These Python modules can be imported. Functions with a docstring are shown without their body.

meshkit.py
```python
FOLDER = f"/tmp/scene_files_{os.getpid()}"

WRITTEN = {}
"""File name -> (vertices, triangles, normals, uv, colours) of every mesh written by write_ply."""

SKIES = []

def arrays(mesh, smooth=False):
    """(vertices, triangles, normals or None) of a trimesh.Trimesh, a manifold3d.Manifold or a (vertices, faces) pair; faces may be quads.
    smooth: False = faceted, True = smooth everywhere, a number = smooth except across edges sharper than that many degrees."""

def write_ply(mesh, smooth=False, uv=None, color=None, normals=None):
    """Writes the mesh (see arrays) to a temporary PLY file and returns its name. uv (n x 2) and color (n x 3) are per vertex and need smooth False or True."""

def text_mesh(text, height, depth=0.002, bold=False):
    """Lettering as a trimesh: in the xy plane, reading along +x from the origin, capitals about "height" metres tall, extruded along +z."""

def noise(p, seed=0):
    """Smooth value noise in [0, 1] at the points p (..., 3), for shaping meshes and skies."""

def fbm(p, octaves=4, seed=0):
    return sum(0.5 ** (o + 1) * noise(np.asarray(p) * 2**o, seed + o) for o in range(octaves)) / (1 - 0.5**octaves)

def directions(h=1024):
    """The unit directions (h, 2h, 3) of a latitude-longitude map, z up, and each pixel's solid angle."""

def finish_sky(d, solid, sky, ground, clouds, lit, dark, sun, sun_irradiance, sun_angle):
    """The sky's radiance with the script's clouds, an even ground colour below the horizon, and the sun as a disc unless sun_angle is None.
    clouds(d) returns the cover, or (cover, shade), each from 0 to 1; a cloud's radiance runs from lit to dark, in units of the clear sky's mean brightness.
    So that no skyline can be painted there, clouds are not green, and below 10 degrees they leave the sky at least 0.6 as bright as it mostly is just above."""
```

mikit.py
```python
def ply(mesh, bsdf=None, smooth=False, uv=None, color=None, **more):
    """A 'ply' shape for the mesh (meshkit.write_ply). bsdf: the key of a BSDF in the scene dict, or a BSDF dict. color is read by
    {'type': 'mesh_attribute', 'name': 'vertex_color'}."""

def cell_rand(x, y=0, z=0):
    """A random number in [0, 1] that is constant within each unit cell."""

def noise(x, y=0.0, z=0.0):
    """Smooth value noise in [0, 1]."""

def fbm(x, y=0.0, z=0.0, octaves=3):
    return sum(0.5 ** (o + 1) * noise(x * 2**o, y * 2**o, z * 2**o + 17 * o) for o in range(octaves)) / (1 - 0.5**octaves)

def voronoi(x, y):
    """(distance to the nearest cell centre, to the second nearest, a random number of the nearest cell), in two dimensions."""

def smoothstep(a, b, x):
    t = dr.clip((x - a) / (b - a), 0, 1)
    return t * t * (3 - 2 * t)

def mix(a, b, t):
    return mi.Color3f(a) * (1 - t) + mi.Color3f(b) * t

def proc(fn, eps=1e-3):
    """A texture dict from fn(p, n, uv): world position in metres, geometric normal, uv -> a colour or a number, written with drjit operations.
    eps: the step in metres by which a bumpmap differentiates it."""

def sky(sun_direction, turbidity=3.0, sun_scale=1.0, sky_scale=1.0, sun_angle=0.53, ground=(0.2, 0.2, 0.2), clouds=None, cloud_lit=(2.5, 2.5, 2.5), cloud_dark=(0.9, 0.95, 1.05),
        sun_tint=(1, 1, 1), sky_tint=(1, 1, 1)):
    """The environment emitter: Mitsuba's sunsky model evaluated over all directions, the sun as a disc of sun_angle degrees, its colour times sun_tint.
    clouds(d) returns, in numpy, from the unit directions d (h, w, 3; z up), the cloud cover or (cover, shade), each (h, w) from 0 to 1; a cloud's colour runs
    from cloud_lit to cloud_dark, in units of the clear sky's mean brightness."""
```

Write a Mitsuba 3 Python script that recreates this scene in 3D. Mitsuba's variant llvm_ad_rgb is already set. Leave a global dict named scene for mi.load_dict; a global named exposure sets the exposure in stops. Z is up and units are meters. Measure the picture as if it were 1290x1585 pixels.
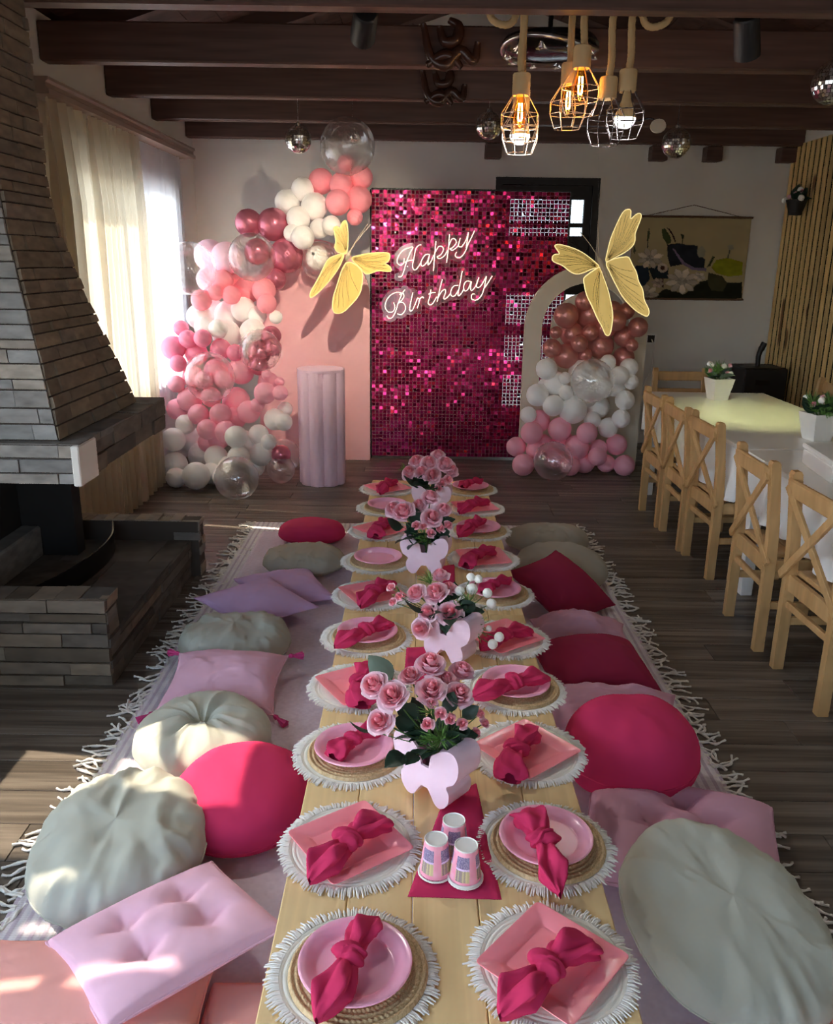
import math, random
import numpy as np, trimesh, manifold3d as m3, mitsuba as mi, mikit, meshkit
import drjit as dr
from shapely.geometry import Polygon, Point, LineString, box as sbox
from shapely.ops import unary_union
from mikit import noise, fbm, cell_rand, smoothstep, mix

PI = math.pi
scene, labels = {}, {}
random.seed(11)
T = mi.ScalarTransform4f

# ---------------- camera, sky, sun, exposure
PITCH, ROLL = math.atan(390 / 1300.0), 0.014
_f = np.array([0, math.cos(PITCH), -math.sin(PITCH)])
_r = np.array([1.0, 0, 0])
_u = np.cross(_r, _f)
_up = math.cos(ROLL) * _u - math.sin(ROLL) * _r
EYE = [0.0, 0.0, 1.65]
scene['camera'] = {'type': 'perspective', 'fov_axis': 'x', 'fov': 2 * math.degrees(math.atan(645 / 1300.0)), 'near_clip': 0.05, 'far_clip': 200.0,
                   'to_world': T().look_at(origin=EYE, target=[float(EYE[i] + _f[i]) for i in range(3)], up=[float(x) for x in _up])}
SUN = [-1.0, 0.16, 1.12]
scene['sky'] = mikit.sky(SUN, turbidity=3.5, sun_scale=0.36, sky_scale=1.75, sun_angle=0.6, sun_tint=(0.95, 0.98, 1.04), sky_tint=(1.14, 1.0, 0.85), ground=(0.42, 0.41, 0.38))
exposure = 4.3
LAMP = 0.09   # lamps, relative to daylight


# ---------------- helpers
def lin(c):
    c = np.asarray(c, float) / 255.0
    return [float(x) for x in np.where(c < 0.04045, c / 12.92, ((c + 0.055) / 1.055) ** 2.4)]


def rgb(c):
    return {'type': 'rgb', 'value': lin(c)}


def MAT(name, c, r=0.6, tex=None, bump=None, two=True, **k):
    b = {'type': 'principled', 'base_color': tex if tex is not None else rgb(c), 'roughness': r, **k}
    if bump is not None:
        b = {'type': 'bumpmap', 'arbitrary': bump[0], 'scale': bump[1], 'bsdf': b}
    scene[name] = {'type': 'twosided', 'bsdf': b} if two else b
    return name


_seen = {}


def uniq(key):
    n = _seen.get(key, -1) + 1
    _seen[key] = n
    return key if n == 0 else f'{key}_{n:03d}'


def tag(key, label=None, cat=None, group=None, kind=None):
    d = {k: v for k, v in (('label', label), ('category', cat), ('group', group), ('kind', kind)) if v}
    if d:
        labels[key] = d
    return key


def const_uv(mesh, a, b=0.0):
    return np.tile([[a, b]], (len(mesh[0]) if isinstance(mesh, tuple) else len(mesh.vertices), 1))


def add(key, mesh, bsdf, smooth=False, label=None, cat=None, group=None, kind=None, uv=None, to=None, **more):
    key = uniq(key)
    d = mesh if isinstance(mesh, dict) else mikit.ply(mesh, bsdf, smooth=smooth, uv=uv, **more)
    scene[key] = d if to is None else {**d, 'to_world': to if not isinstance(to, np.ndarray) else T(to)}
    tag(key, label, cat, group, kind)
    return key


def thing(name, label, cat, group=None):
    key = uniq(name)
    tag(key, label, cat, group)
    return key


def rotz(a):
    c, s = math.cos(a), math.sin(a)
    return np.array([[c, -s, 0, 0], [s, c, 0, 0], [0, 0, 1, 0], [0, 0, 0, 1.0]])


def rotx(a):
    c, s = math.cos(a), math.sin(a)
    return np.array([[1, 0, 0, 0], [0, c, -s, 0], [0, s, c, 0], [0, 0, 0, 1.0]])


def roty(a):
    c, s = math.cos(a), math.sin(a)
    return np.array([[c, 0, s, 0], [0, 1, 0, 0], [-s, 0, c, 0], [0, 0, 0, 1.0]])


def mov(x, y, z):
    m = np.eye(4)
    m[:3, 3] = x, y, z
    return m


def scl(x, y=None, z=None):
    return np.diag([x, x if y is None else y, x if z is None else z, 1.0])


def xf(mesh, M):
    v, f = mesh if isinstance(mesh, tuple) else (np.array(mesh.vertices), np.array(mesh.faces))
    return (v @ M[:3, :3].T + M[:3, 3], f)


def to_dir(d):
    """rotation that takes +z to d"""
    d = np.asarray(d, float) / np.linalg.norm(d)
    a = np.array([1.0, 0, 0]) if abs(d[0]) < 0.9 else np.array([0, 1.0, 0])
    x = np.cross(a, d)
    x /= np.linalg.norm(x)
    m = np.eye(4)
    m[:3, 0], m[:3, 1], m[:3, 2] = x, np.cross(d, x), d
    return m


def join(*ms):
    vs, fs, n = [], [], 0
    for m in ms:
        v, f = m if isinstance(m, tuple) else (np.array(m.vertices), np.array(m.faces))
        vs.append(v)
        fs.append(np.asarray(f) + n)
        n += len(v)
    return np.vstack(vs), np.vstack(fs)


def box(x0, x1, y0, y1, z0, z1, c=0.0):
    if c <= 0:
        v = np.array([[x, y, z] for x in (x0, x1) for y in (y0, y1) for z in (z0, z1)])
        return v, BOXF
    pts = []
    for sx in (0, 1):
        for sy in (0, 1):
            for sz in (0, 1):
                p = np.array([(x0, x1)[sx], (y0, y1)[sy], (z0, z1)[sz]])
                d = np.array([c if not s else -c for s in (sx, sy, sz)])
                for k in range(3):
                    q = p + d
                    q[k] = p[k]
                    pts.append(q)
    m = trimesh.convex.convex_hull(np.array(pts))
    return np.array(m.vertices), np.array(m.faces)


BOXF = np.array([[0, 1, 3], [0, 3, 2], [4, 6, 7], [4, 7, 5], [0, 4, 5], [0, 5, 1], [2, 3, 7], [2, 7, 6], [0, 2, 6], [0, 6, 4], [1, 5, 7], [1, 7, 3]])


def grid(V, cu=False, cv=False):
    """V (nu, nv, 3) -> mesh; cu/cv close the direction"""
    nu, nv = V.shape[:2]
    iu, iv = np.arange(nu if cu else nu - 1), np.arange(nv if cv else nv - 1)
    a, b = np.meshgrid(iu, iv, indexing='ij')
    a2, b2 = (a + 1) % nu, (b + 1) % nv
    q = np.stack([a * nv + b, a2 * nv + b, a2 * nv + b2, a * nv + b2], -1).reshape(-1, 4)
    return V.reshape(-1, 3), np.vstack([q[:, [0, 1, 2]], q[:, [0, 2, 3]]])


def lathe(prof, n=40, outline=None):
    prof = np.asarray(prof, float)
    th = np.arange(n) * 2 * PI / n
    k = np.ones(n) if outline is None else outline(th)
    r = prof[:, 0][None] * k[:, None]
    V = np.stack([r * np.cos(th)[:, None], r * np.sin(th)[:, None], np.tile(prof[:, 1], (n, 1))], -1)
    return grid(V, cu=True)


def tube(pts, r, n=8, closed=False):
    p = np.asarray(pts, float)
    m = len(p)
    t = np.roll(p, -1, 0) - np.roll(p, 1, 0) if closed else np.gradient(p, axis=0)
    t /= np.linalg.norm(t, axis=1, keepdims=True) + 1e-12
    a = np.cross(t[0], [0, 0, 1.0] if abs(t[0][2]) < 0.9 else [1.0, 0, 0])
    a /= np.linalg.norm(a)
    A = []
    for k in range(m):
        a = a - t[k] * (a @ t[k])
        a /= np.linalg.norm(a) + 1e-12
        A.append(a)
    A = np.array(A)
    B = np.cross(t, A)
    r = np.broadcast_to(np.asarray(r, float), (m,))
    th = np.arange(n) * 2 * PI / n
    V = p[:, None] + r[:, None, None] * (np.cos(th)[None, :, None] * A[:, None] + np.sin(th)[None, :, None] * B[:, None])
    v, f = grid(V, cu=closed, cv=True)
    if not closed:
        v = np.vstack([v, p[:1], p[-1:]])
        i = np.arange(n)
        j = (i + 1) % n
        f = np.vstack([f, np.stack([j, i, i * 0 + m * n], 1), np.stack([(m - 1) * n + i, (m - 1) * n + j, i * 0 + m * n + 1], 1)])
    return v, f[:, ::-1]


def rope(pts, r, twist=60.0, n=12):
    """twisted three-strand rope along a path"""
    p = np.asarray(pts, float)
    m = len(p)
    v, f = tube(p, 1.0, n)
    s = np.concatenate([[0], np.cumsum(np.linalg.norm(np.diff(p, axis=0), axis=1))])
    th = np.arange(n) * 2 * PI / n
    R = r * (0.86 + 0.2 * np.abs(np.cos(1.5 * (th[None] + twist * s[:, None]))))
    body = p[:, None] + (v[:m * n].reshape(m, n, 3) - p[:, None]) * R[..., None]
    return np.vstack([body.reshape(-1, 3), v[m * n:]]), f


def curve(pts, n=60, closed=False):
    """Catmull-Rom through the points"""
    p = np.asarray(pts, float)
    if closed:
        q = np.vstack([p[-1:], p, p[:2]])
    else:
        q = np.vstack([2 * p[:1] - p[1:2], p, 2 * p[-1:] - p[-2:-1]])
    k = len(q) - 3
    u = np.linspace(0, k, n, endpoint=not closed)
    i = np.minimum(u.astype(int), k - 1)
    t = (u - i)[:, None]
    a, b, c, d = q[i], q[i + 1], q[i + 2], q[i + 3]
    return 0.5 * (2 * b + (c - a) * t + (2 * a - 5 * b + 4 * c - d) * t**2 + (3 * b - a - 3 * c + d) * t**3)


def extrude(poly, h):
    poly = Polygon(poly) if not hasattr(poly, 'geom_type') else poly
    ms = [trimesh.creation.extrude_polygon(g, h, engine='earcut') for g in getattr(poly, 'geoms', [poly])]
    return join(*ms)


XZ = np.array([[1, 0, 0, 0], [0, 0, -1, 0], [0, 1, 0, 0], [0, 0, 0, 1.0]])   # polygon x,y -> x,z; extrusion -> -y
YZ = np.array([[0, 0, 1, 0], [1, 0, 0, 0], [0, 1, 0, 0], [0, 0, 0, 1.0]])    # polygon x,y -> y,z; extrusion -> +x


def ellipsoid(rx, ry, rz, n=20):
    ph = np.linspace(-PI / 2, PI / 2, n)
    return lathe(np.stack([np.cos(ph), np.sin(ph)], 1), 2 * n)[0] * [rx, ry, rz], lathe(np.stack([np.cos(ph), np.sin(ph)], 1), 2 * n)[1]


def unit(v):
    return v / (np.linalg.norm(v, axis=-1, keepdims=True) + 1e-12)


def put(kit, name, M, label, cat, group=None, only=None):
    """kit: list of (part, ply dict, kind) -> a thing placed under M"""
    t = thing(name, label, cat, group)
    for part, d, *kd in kit:
        k = add(f'{t}__{part}', d, None, to=M)
        if kd and kd[0]:
            tag(k, kind=kd[0])
    return t


ORD = ['first', 'second', 'third', 'fourth', 'fifth', 'sixth', 'seventh', 'eighth', 'ninth', 'tenth', 'eleventh', 'twelfth', 'thirteenth', 'fourteenth', 'fifteenth',
       'sixteenth', 'seventeenth', 'eighteenth', 'nineteenth', 'twentieth', 'twenty-first', 'twenty-second', 'twenty-third', 'twenty-fourth', 'twenty-fifth']


def ball(w):
    return np.random.default_rng(w)


# ---------------- materials
def f_floor(p, n, uv):
    g = fbm(p.x * 1.6 + uv.y * 37, p.y * 34, uv.x * 20, 4)
    k = fbm(p.x * 5 + uv.y * 11, p.y * 120, 3.0, 2)
    c = mix((0.082, 0.066, 0.05), (0.18, 0.153, 0.122), smoothstep(0.25, 0.8, g))
    return c * (0.72 + 0.5 * uv.x) * (0.8 + 0.4 * k)


def f_pine(p, n, uv):
    g = fbm(p.x * 30 + uv.y * 9, p.y * 1.1 + uv.x * 13, p.z * 30, 3)
    w = noise(p.x * 90 + 8 * g, p.y * 1.6, uv.y * 5)
    return mix((0.66, 0.45, 0.19), (0.82, 0.62, 0.32), g) * (0.88 + 0.2 * w) * (0.9 + 0.2 * uv.x)


def f_oak(p, n, uv):
    g = fbm(p.x * 24, p.y * 24, p.z * 5, 3)
    return mix((0.40, 0.22, 0.08), (0.55, 0.34, 0.15), g) * (0.9 + 0.2 * noise(p.x * 70, p.y * 70, p.z * 8))


def f_slat(p, n, uv):
    g = fbm(p.y * 60 + uv.y * 31, p.z * 1.4 + uv.x * 7, 1.0, 3)
    kn = smoothstep(0.86, 0.95, noise(p.y * 14 + uv.y * 90, p.z * 3.3 + uv.x * 50))
    return mix(mix((0.52, 0.33, 0.11), (0.74, 0.52, 0.24), g), (0.2, 0.09, 0.03), kn) * (0.75 + 0.45 * uv.x)


def f_beam(p, n, uv):
    g = fbm(p.x * 3, p.y * 30, p.z * 40, 3)
    return mix((0.05, 0.027, 0.02), (0.125, 0.066, 0.05), g) * (0.8 + 0.4 * uv.x)


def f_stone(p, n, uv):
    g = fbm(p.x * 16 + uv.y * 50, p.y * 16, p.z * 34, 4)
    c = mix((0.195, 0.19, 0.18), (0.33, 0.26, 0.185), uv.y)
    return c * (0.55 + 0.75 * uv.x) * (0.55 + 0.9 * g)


def f_plaster(p, n, uv):
    return mi.Color3f(0.72, 0.69, 0.63) * (0.94 + 0.1 * fbm(p.x * 3, p.y * 3, p.z * 3, 3))


def f_rug(p, n, uv):
    s = 0.5 + 0.5 * dr.sin(p.x * 2 * PI / 0.031 + 0.6 * noise(p.x * 20, p.y * 3))
    w = 0.5 + 0.5 * dr.sin(p.y * 2 * PI / 0.0075)
    c = mix((0.80, 0.765, 0.79), (0.60, 0.53, 0.60), smoothstep(0.45, 0.85, s))
    return c * (0.9 + 0.1 * w) * (0.92 + 0.16 * fbm(p.x * 40, p.y * 40, 0.0, 2))


def f_fleece(p, n, uv):
    return mix((0.60, 0.50, 0.585), (0.72, 0.62, 0.70), fbm(p.x * 90, p.y * 90, p.z * 90, 2)) * (0.93 + 0.14 * noise(p.x * 9, p.y * 9))


def f_shim(p, n, uv):
    c = mix((0.20, 0.006, 0.045), (0.56, 0.03, 0.15), uv.x)
    return mix(c, (0.60, 0.03, 0.07), smoothstep(0.8, 1.0, uv.y))


def f_petal(p, n, uv):
    return mix((0.84, 0.27, 0.33), (0.92, 0.68, 0.75), smoothstep(0.02, 0.85, uv.x)) * (0.9 + 0.12 * uv.y)


def f_rattan(p, n, uv):
    g = noise(uv.x * 400, uv.y * 60)
    return mix((0.42, 0.28, 0.13), (0.68, 0.51, 0.29), g)


def f_cup(p, n, uv):
    # uv.x: angle 0..1, uv.y: height 0..1 along the printed wall
    a, h = uv.x * 4 - dr.floor(uv.x * 4), uv.y
    blk = (a > 0.18) & (a < 0.82)
    top = blk & (h > 0.52) & (h < 0.86)
    stp = blk & (h > 0.12) & (h < 0.46)
    band = blk & (h >= 0.46) & (h <= 0.52)
    c = mix((0.86, 0.30, 0.42), (0.90, 0.48, 0.58), noise(uv.x * 22, uv.y * 6))
    c = dr.select(top, mix((0.16, 0.12, 0.24), (0.40, 0.32, 0.46), noise(uv.x * 130, uv.y * 40)), c)
    k = dr.floor(a * 14)
    c = dr.select(stp, mix(mi.Color3f(0.75, 0.62, 0.30), mi.Color3f(0.30, 0.22, 0.24), cell_rand(k, 3.0, 1.0)), c)
    return dr.select(band, mi.Color3f(0.72, 0.55, 0.78), c)


def P(fn):
    return mikit.proc(fn)


MAT('floor_wood', 0, 0.42, tex=P(f_floor), specular=0.4)
MAT('pine', 0, 0.45, tex=P(f_pine))
MAT('oak', 0, 0.45, tex=P(f_oak))
MAT('slat_wood', 0, 0.55, tex=P(f_slat))
MAT('beam_wood', 0, 0.5, tex=P(f_beam))
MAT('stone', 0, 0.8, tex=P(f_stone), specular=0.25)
MAT('plaster', 0, 0.9, tex=P(f_plaster))
MAT('rug_cloth', 0, 0.95, tex=P(f_rug), specular=0.1)
MAT('fleece', 0, 0.95, tex=P(f_fleece), specular=0.1, sheen=0.3)
MAT('shimmer', 0, 0.12, tex=P(f_shim), metallic=1.0)
MAT('petal', 0, 0.7, tex=P(f_petal), specular=0.2)
MAT('rattan', 0, 0.7, tex=P(f_rattan))
MAT('cup_print', 0, 0.4, tex=P(f_cup))
MAT('outside', (226, 232, 230), 0.9)
MAT('black', (22, 21, 22), 0.5)
MAT('black_gloss', (14, 13, 14), 0.15)
MAT('soot', (34, 32, 31), 0.9)
MAT('grout', (70, 62, 55), 0.9)
MAT('white_wood', (225, 222, 216), 0.4)
MAT('white_gloss', (232, 231, 224), 0.2, specular=0.5)
MAT('linen', (226, 225, 222), 0.9)
MAT('mat_white', (226, 224, 212), 0.9, specular=0.1)
MAT('fringe_white', (232, 230, 222), 0.9, specular=0.1)
MAT('pink_plate', (246, 176, 202), 0.2, specular=0.5)
MAT('coral_plate', (252, 150, 160), 0.18, specular=0.5)
MAT('magenta', (194, 50, 92), 0.85, sheen=0.35, specular=0.15)
MAT('magenta_shaded', (146, 42, 70), 0.85, sheen=0.3, specular=0.15)  # same fabric as magenta, with shade put into the colour
MAT('sage', (182, 184, 170), 0.65, sheen=0.2, specular=0.3)
MAT('sage_shaded', (164, 158, 142), 0.75, sheen=0.2, specular=0.2)  # the sage grey fabric with warm shade put into its colour
MAT('lilac', (204, 168, 206), 0.85, sheen=0.3, specular=0.15)
MAT('dusty', (222, 174, 192), 0.85, sheen=0.3, specular=0.15)
MAT('mauve_cloth', (205, 158, 178), 0.85, sheen=0.3, specular=0.15)
MAT('salmon', (238, 172, 162), 0.85, sheen=0.3, specular=0.15)
MAT('pale_pink', (236, 190, 208), 0.85, sheen=0.3, specular=0.15)
MAT('tassel', (190, 60, 120), 0.85)
MAT('b_coral', (250, 158, 170), 0.5, specular=0.4)
MAT('b_pink', (250, 178, 196), 0.45, specular=0.4)
MAT('b_palepink', (248, 208, 226), 0.45, specular=0.4)
MAT('b_rose', (236, 140, 168), 0.4, specular=0.5)
MAT('b_white', (246, 245, 242), 0.45, specular=0.4)
MAT('b_mauve', (206, 120, 140), 0.24, metallic=0.55)
MAT('b_bronze', (206, 140, 134), 0.33, metallic=0.55)
MAT('arch_pink', (240, 188, 190), 0.6)
MAT('arch_white', (226, 216, 196), 0.5)
MAT('plinth_pink', (236, 204, 222), 0.45, specular=0.4)
MAT('vase_pink', (238, 208, 222), 0.4, specular=0.4)
MAT('leaf', (34, 56, 42), 0.5)
MAT('leaf_grey', (120, 140, 122), 0.6)
MAT('fern', (96, 136, 62), 0.6)
MAT('stem', (70, 100, 50), 0.7)
MAT('bud_white', (240, 240, 232), 0.7)
MAT('rope_jute', (196, 164, 116), 0.9)
MAT('socket_wood', (206, 176, 128), 0.6)
MAT('cage_wire', (206, 182, 160), 0.35, metallic=0.6)
MAT('cage_dark', (90, 84, 84), 0.35, metallic=0.7)
MAT('steel', (200, 200, 200), 0.2, metallic=1.0)
MAT('mirror', (245, 245, 242), 0.11, metallic=1.0)
MAT('brown_frame', (92, 66, 46), 0.6)
MAT('taupe_rail', (150, 132, 118), 0.5)
MAT('backer_grid', (184, 74, 118), 0.5)
MAT('wing_body', (206, 192, 170), 0.5)
MAT('wing', (214, 178, 92), 0.4)
MAT('carved', (58, 36, 28), 0.25)
MAT('vein', (120, 90, 30), 0.6)
scene['glass'] = {'type': 'thindielectric', 'int_ior': 1.5}
scene['bubble_film'] = {'type': 'blendbsdf', 'weight': .035, 'a': {'type': 'thindielectric', 'int_ior': 1.65}, 'b': {'type': 'twosided', 'bsdf': {'type': 'diffuse', 'reflectance': rgb((240, 238, 236))}}}
scene['crystal'] = {'type': 'dielectric', 'int_ior': 1.5}
scene['curtain_cloth'] = {'type': 'principledthin', 'base_color': rgb((214, 204, 182)), 'roughness': 0.9, 'diff_trans': 1.35, 'spec_trans': 0.0, 'eta': 1.3}
scene['sheer_cloth'] = {'type': 'principledthin', 'base_color': rgb((236, 238, 242)), 'roughness': 0.9, 'diff_trans': 1.4, 'spec_trans': 0.0, 'eta': 1.3}

# ---------------- the room
XL, XR, YB, YN, ZT = -2.0, 3.24, 7.93, -1.8, 2.86
rg = ball(5)
add('floor', box(XL - .2, XR + .2, YN - .2, YB + .2, -.08, -.012), 'grout', kind='structure')
row, y = 0, YN
while y < YB:
    x = XL - rg.uniform(0, 1.1)
    while x < XR:
        L = 1.2 if rg.random() < .8 else .9
        a, b = max(x, XL), min(x + L, XR)
        vis = y > .9 and not (y < 3 and (a > 1.9 or b < -1.75))
        if b - a > .02 and vis:
            m = box(a + .0012, b - .0012, y + .0012, min(y + .165, YB) - .0012, -.012, 0, .0015)
            add('floor__plank', m, 'floor_wood', uv=const_uv(m, rg.random(), rg.random()))
        x += L
    y += .165
m = box(XL, XR, YN, .9, -.012, 0)
add('floor__near_planking', m, 'floor_wood', uv=const_uv(m, .4, .3))
for xa, xb in ((XL, -1.75), (1.9, XR)):
    m = box(xa, xb, .9, 2.6, -.0125, -.0005)
    add('floor__side_planking', m, 'floor_wood', uv=const_uv(m, .5, .6))

WIN = {1: (4.9, 7.25, .72, 2.18), 2: (1.25, 2.74, .74, 2.08), 3: (-1.6, 1.1, .25, 2.3)}  # third opening is unseen, added for diffuse light at the near end
wl = Polygon([(YN - .2, -.08), (YB + .2, -.08), (YB + .2, ZT), (YN - .2, ZT)])
for a, b, c, d in WIN.values():
    wl = wl.difference(sbox(a, c, b, d))
add('wall_left', xf(extrude(wl, .2), mov(XL - .2, 0, 0) @ YZ), 'plaster', kind='structure')
for k, (a, b, c, d) in WIN.items():
    w = thing(f'window_{k}', None, None)
    tag(w, kind='structure')
    outer = sbox(a, c, b, d)
    nm = 3 if b - a > 1.5 else 2
    holes, fw = [], .06
    wd = (b - a - fw) / nm
    for i in range(nm):
        holes.append(sbox(a + fw + i * wd, c + fw, a + (i + 1) * wd, d - fw))
    fr = outer
    for h in holes:
        fr = fr.difference(h)
    add(f'{w}__frame', xf(extrude(fr, .06), mov(XL - .12, 0, 0) @ YZ), 'white_wood')
    for h in holes:
        y0, z0, y1, z1 = h.bounds
        add(f'{w}__pane', grid(np.array([[[XL - .09, y0, z0], [XL - .09, y1, z0]], [[XL - .09, y0, z1], [XL - .09, y1, z1]]])), 'glass')
        if k == 2:
            for q in (.33, .66):
                zz = z0 + (z1 - z0) * q
                add(f'{w}__glazing_bar', box(XL - .11, XL - .07, y0, y1, zz - .016, zz + .016), 'white_wood')
RIDGE = (.62, 3.75)
gable = [(XL - .2, -.08), (XR + .2, -.08), (XR + .2, ZT), RIDGE, (XL - .2, ZT)]
wb = Polygon(gable).difference(sbox(.66, -.1, 1.58, 2.36))
add('wall_back', xf(extrude(wb, .2), mov(0, YB + .2, 0) @ XZ), 'plaster', kind='structure')
wn = Polygon(gable).difference(sbox(-1.7, .35, -.08, 2.3))
add('wall_near', xf(extrude(wn, .2), mov(0, YN, 0) @ XZ), 'plaster', kind='structure')
w = thing('window_4', None, None)  # unseen window added to bring more daylight onto the near table
tag(w, kind='structure')
fr = sbox(-1.7, .35, -.08, 2.3)
for i in range(2):
    x0 = -1.64 + i * .78
    fr = fr.difference(sbox(x0, .41, x0 + .72, 2.24))
    add(f'{w}__pane', grid(np.array([[[x0, YN - .09, .41], [x0 + .72, YN - .09, .41]], [[x0, YN - .09, 2.24], [x0 + .72, YN - .09, 2.24]]])), 'glass')
add(f'{w}__frame', xf(extrude(fr, .06), mov(0, YN - .06, 0) @ XZ), 'white_wood')
add('wall_right', box(XR, XR + .2, YN - .2, YB + .2, -.08, ZT), 'plaster', kind='structure')
m = box(XR - .006, XR, 3.2, YB, 0, 2.64)
add('wall_right__backing', m, 'black')
y = 3.24
while y < YB - .05:
    m = box(XR - .017, XR - .006, y, y + .060, 0.0, 2.64, .003)
    add('wall_right__slat', m, 'slat_wood', uv=const_uv(m, rg.random(), rg.random()))
    y += .094
# door in the back wall with two glass panes
d = thing('door_1', None, None)
tag(d, kind='structure')
leaf = sbox(.72, 0, 1.52, 2.3)
ho = [sbox(.80, z0, 1.46, z1) for z0, z1 in ((1.985, 2.185), (1.875, 1.95), (1.085, 1.365), (.735, .99), (.32, .62))]
for h in ho:
    leaf = leaf.difference(h)
add(f'{d}__leaf', xf(extrude(leaf, .045), mov(0, YB + .09, 0) @ XZ), 'black')
add(f'{d}__frame', xf(extrude(sbox(.66, 0, 1.58, 2.36).difference(sbox(.72, 0, 1.52, 2.3)), .21), mov(0, YB + .2, 0) @ XZ), 'black')
for h in ho:
    x0, z0, x1, z1 = h.bounds
    add(f'{d}__pane', grid(np.array([[[x0, YB + .06, z0], [x1, YB + .06, z0]], [[x0, YB + .06, z1], [x1, YB + .06, z1]]])), 'glass')
add(f'{d}__handle', join(tube([(.78, YB + .045, 1.02), (.78, YB + .0, 1.02)], .01), tube([(.78, YB + .0, 1.02), (.9, YB + .0, 1.02)], .009)), 'steel', smooth=40)
# unseen canopy added over the near left window: blocks sun, gaps let stripes in
aw = thing('outside_canopy', None, None)
tag(aw, kind='structure')
y = .9
while y < 2.34:
    add(f'{aw}__slat', box(-3.75, -2.21, y, min(y + .27, 2.36), 2.42, 2.45), 'white_wood')
    y += .30
add(f'{aw}__beam', box(-3.78, -3.72, .9, 2.36, 2.34, 2.42), 'white_wood')
# wall added outside the glazed door to set how bright its panes look
m = box(-2.5, 5.5, 9.6, 9.8, -.1, 4.2)
add('wall_outside', m, 'outside', kind='structure')
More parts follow.
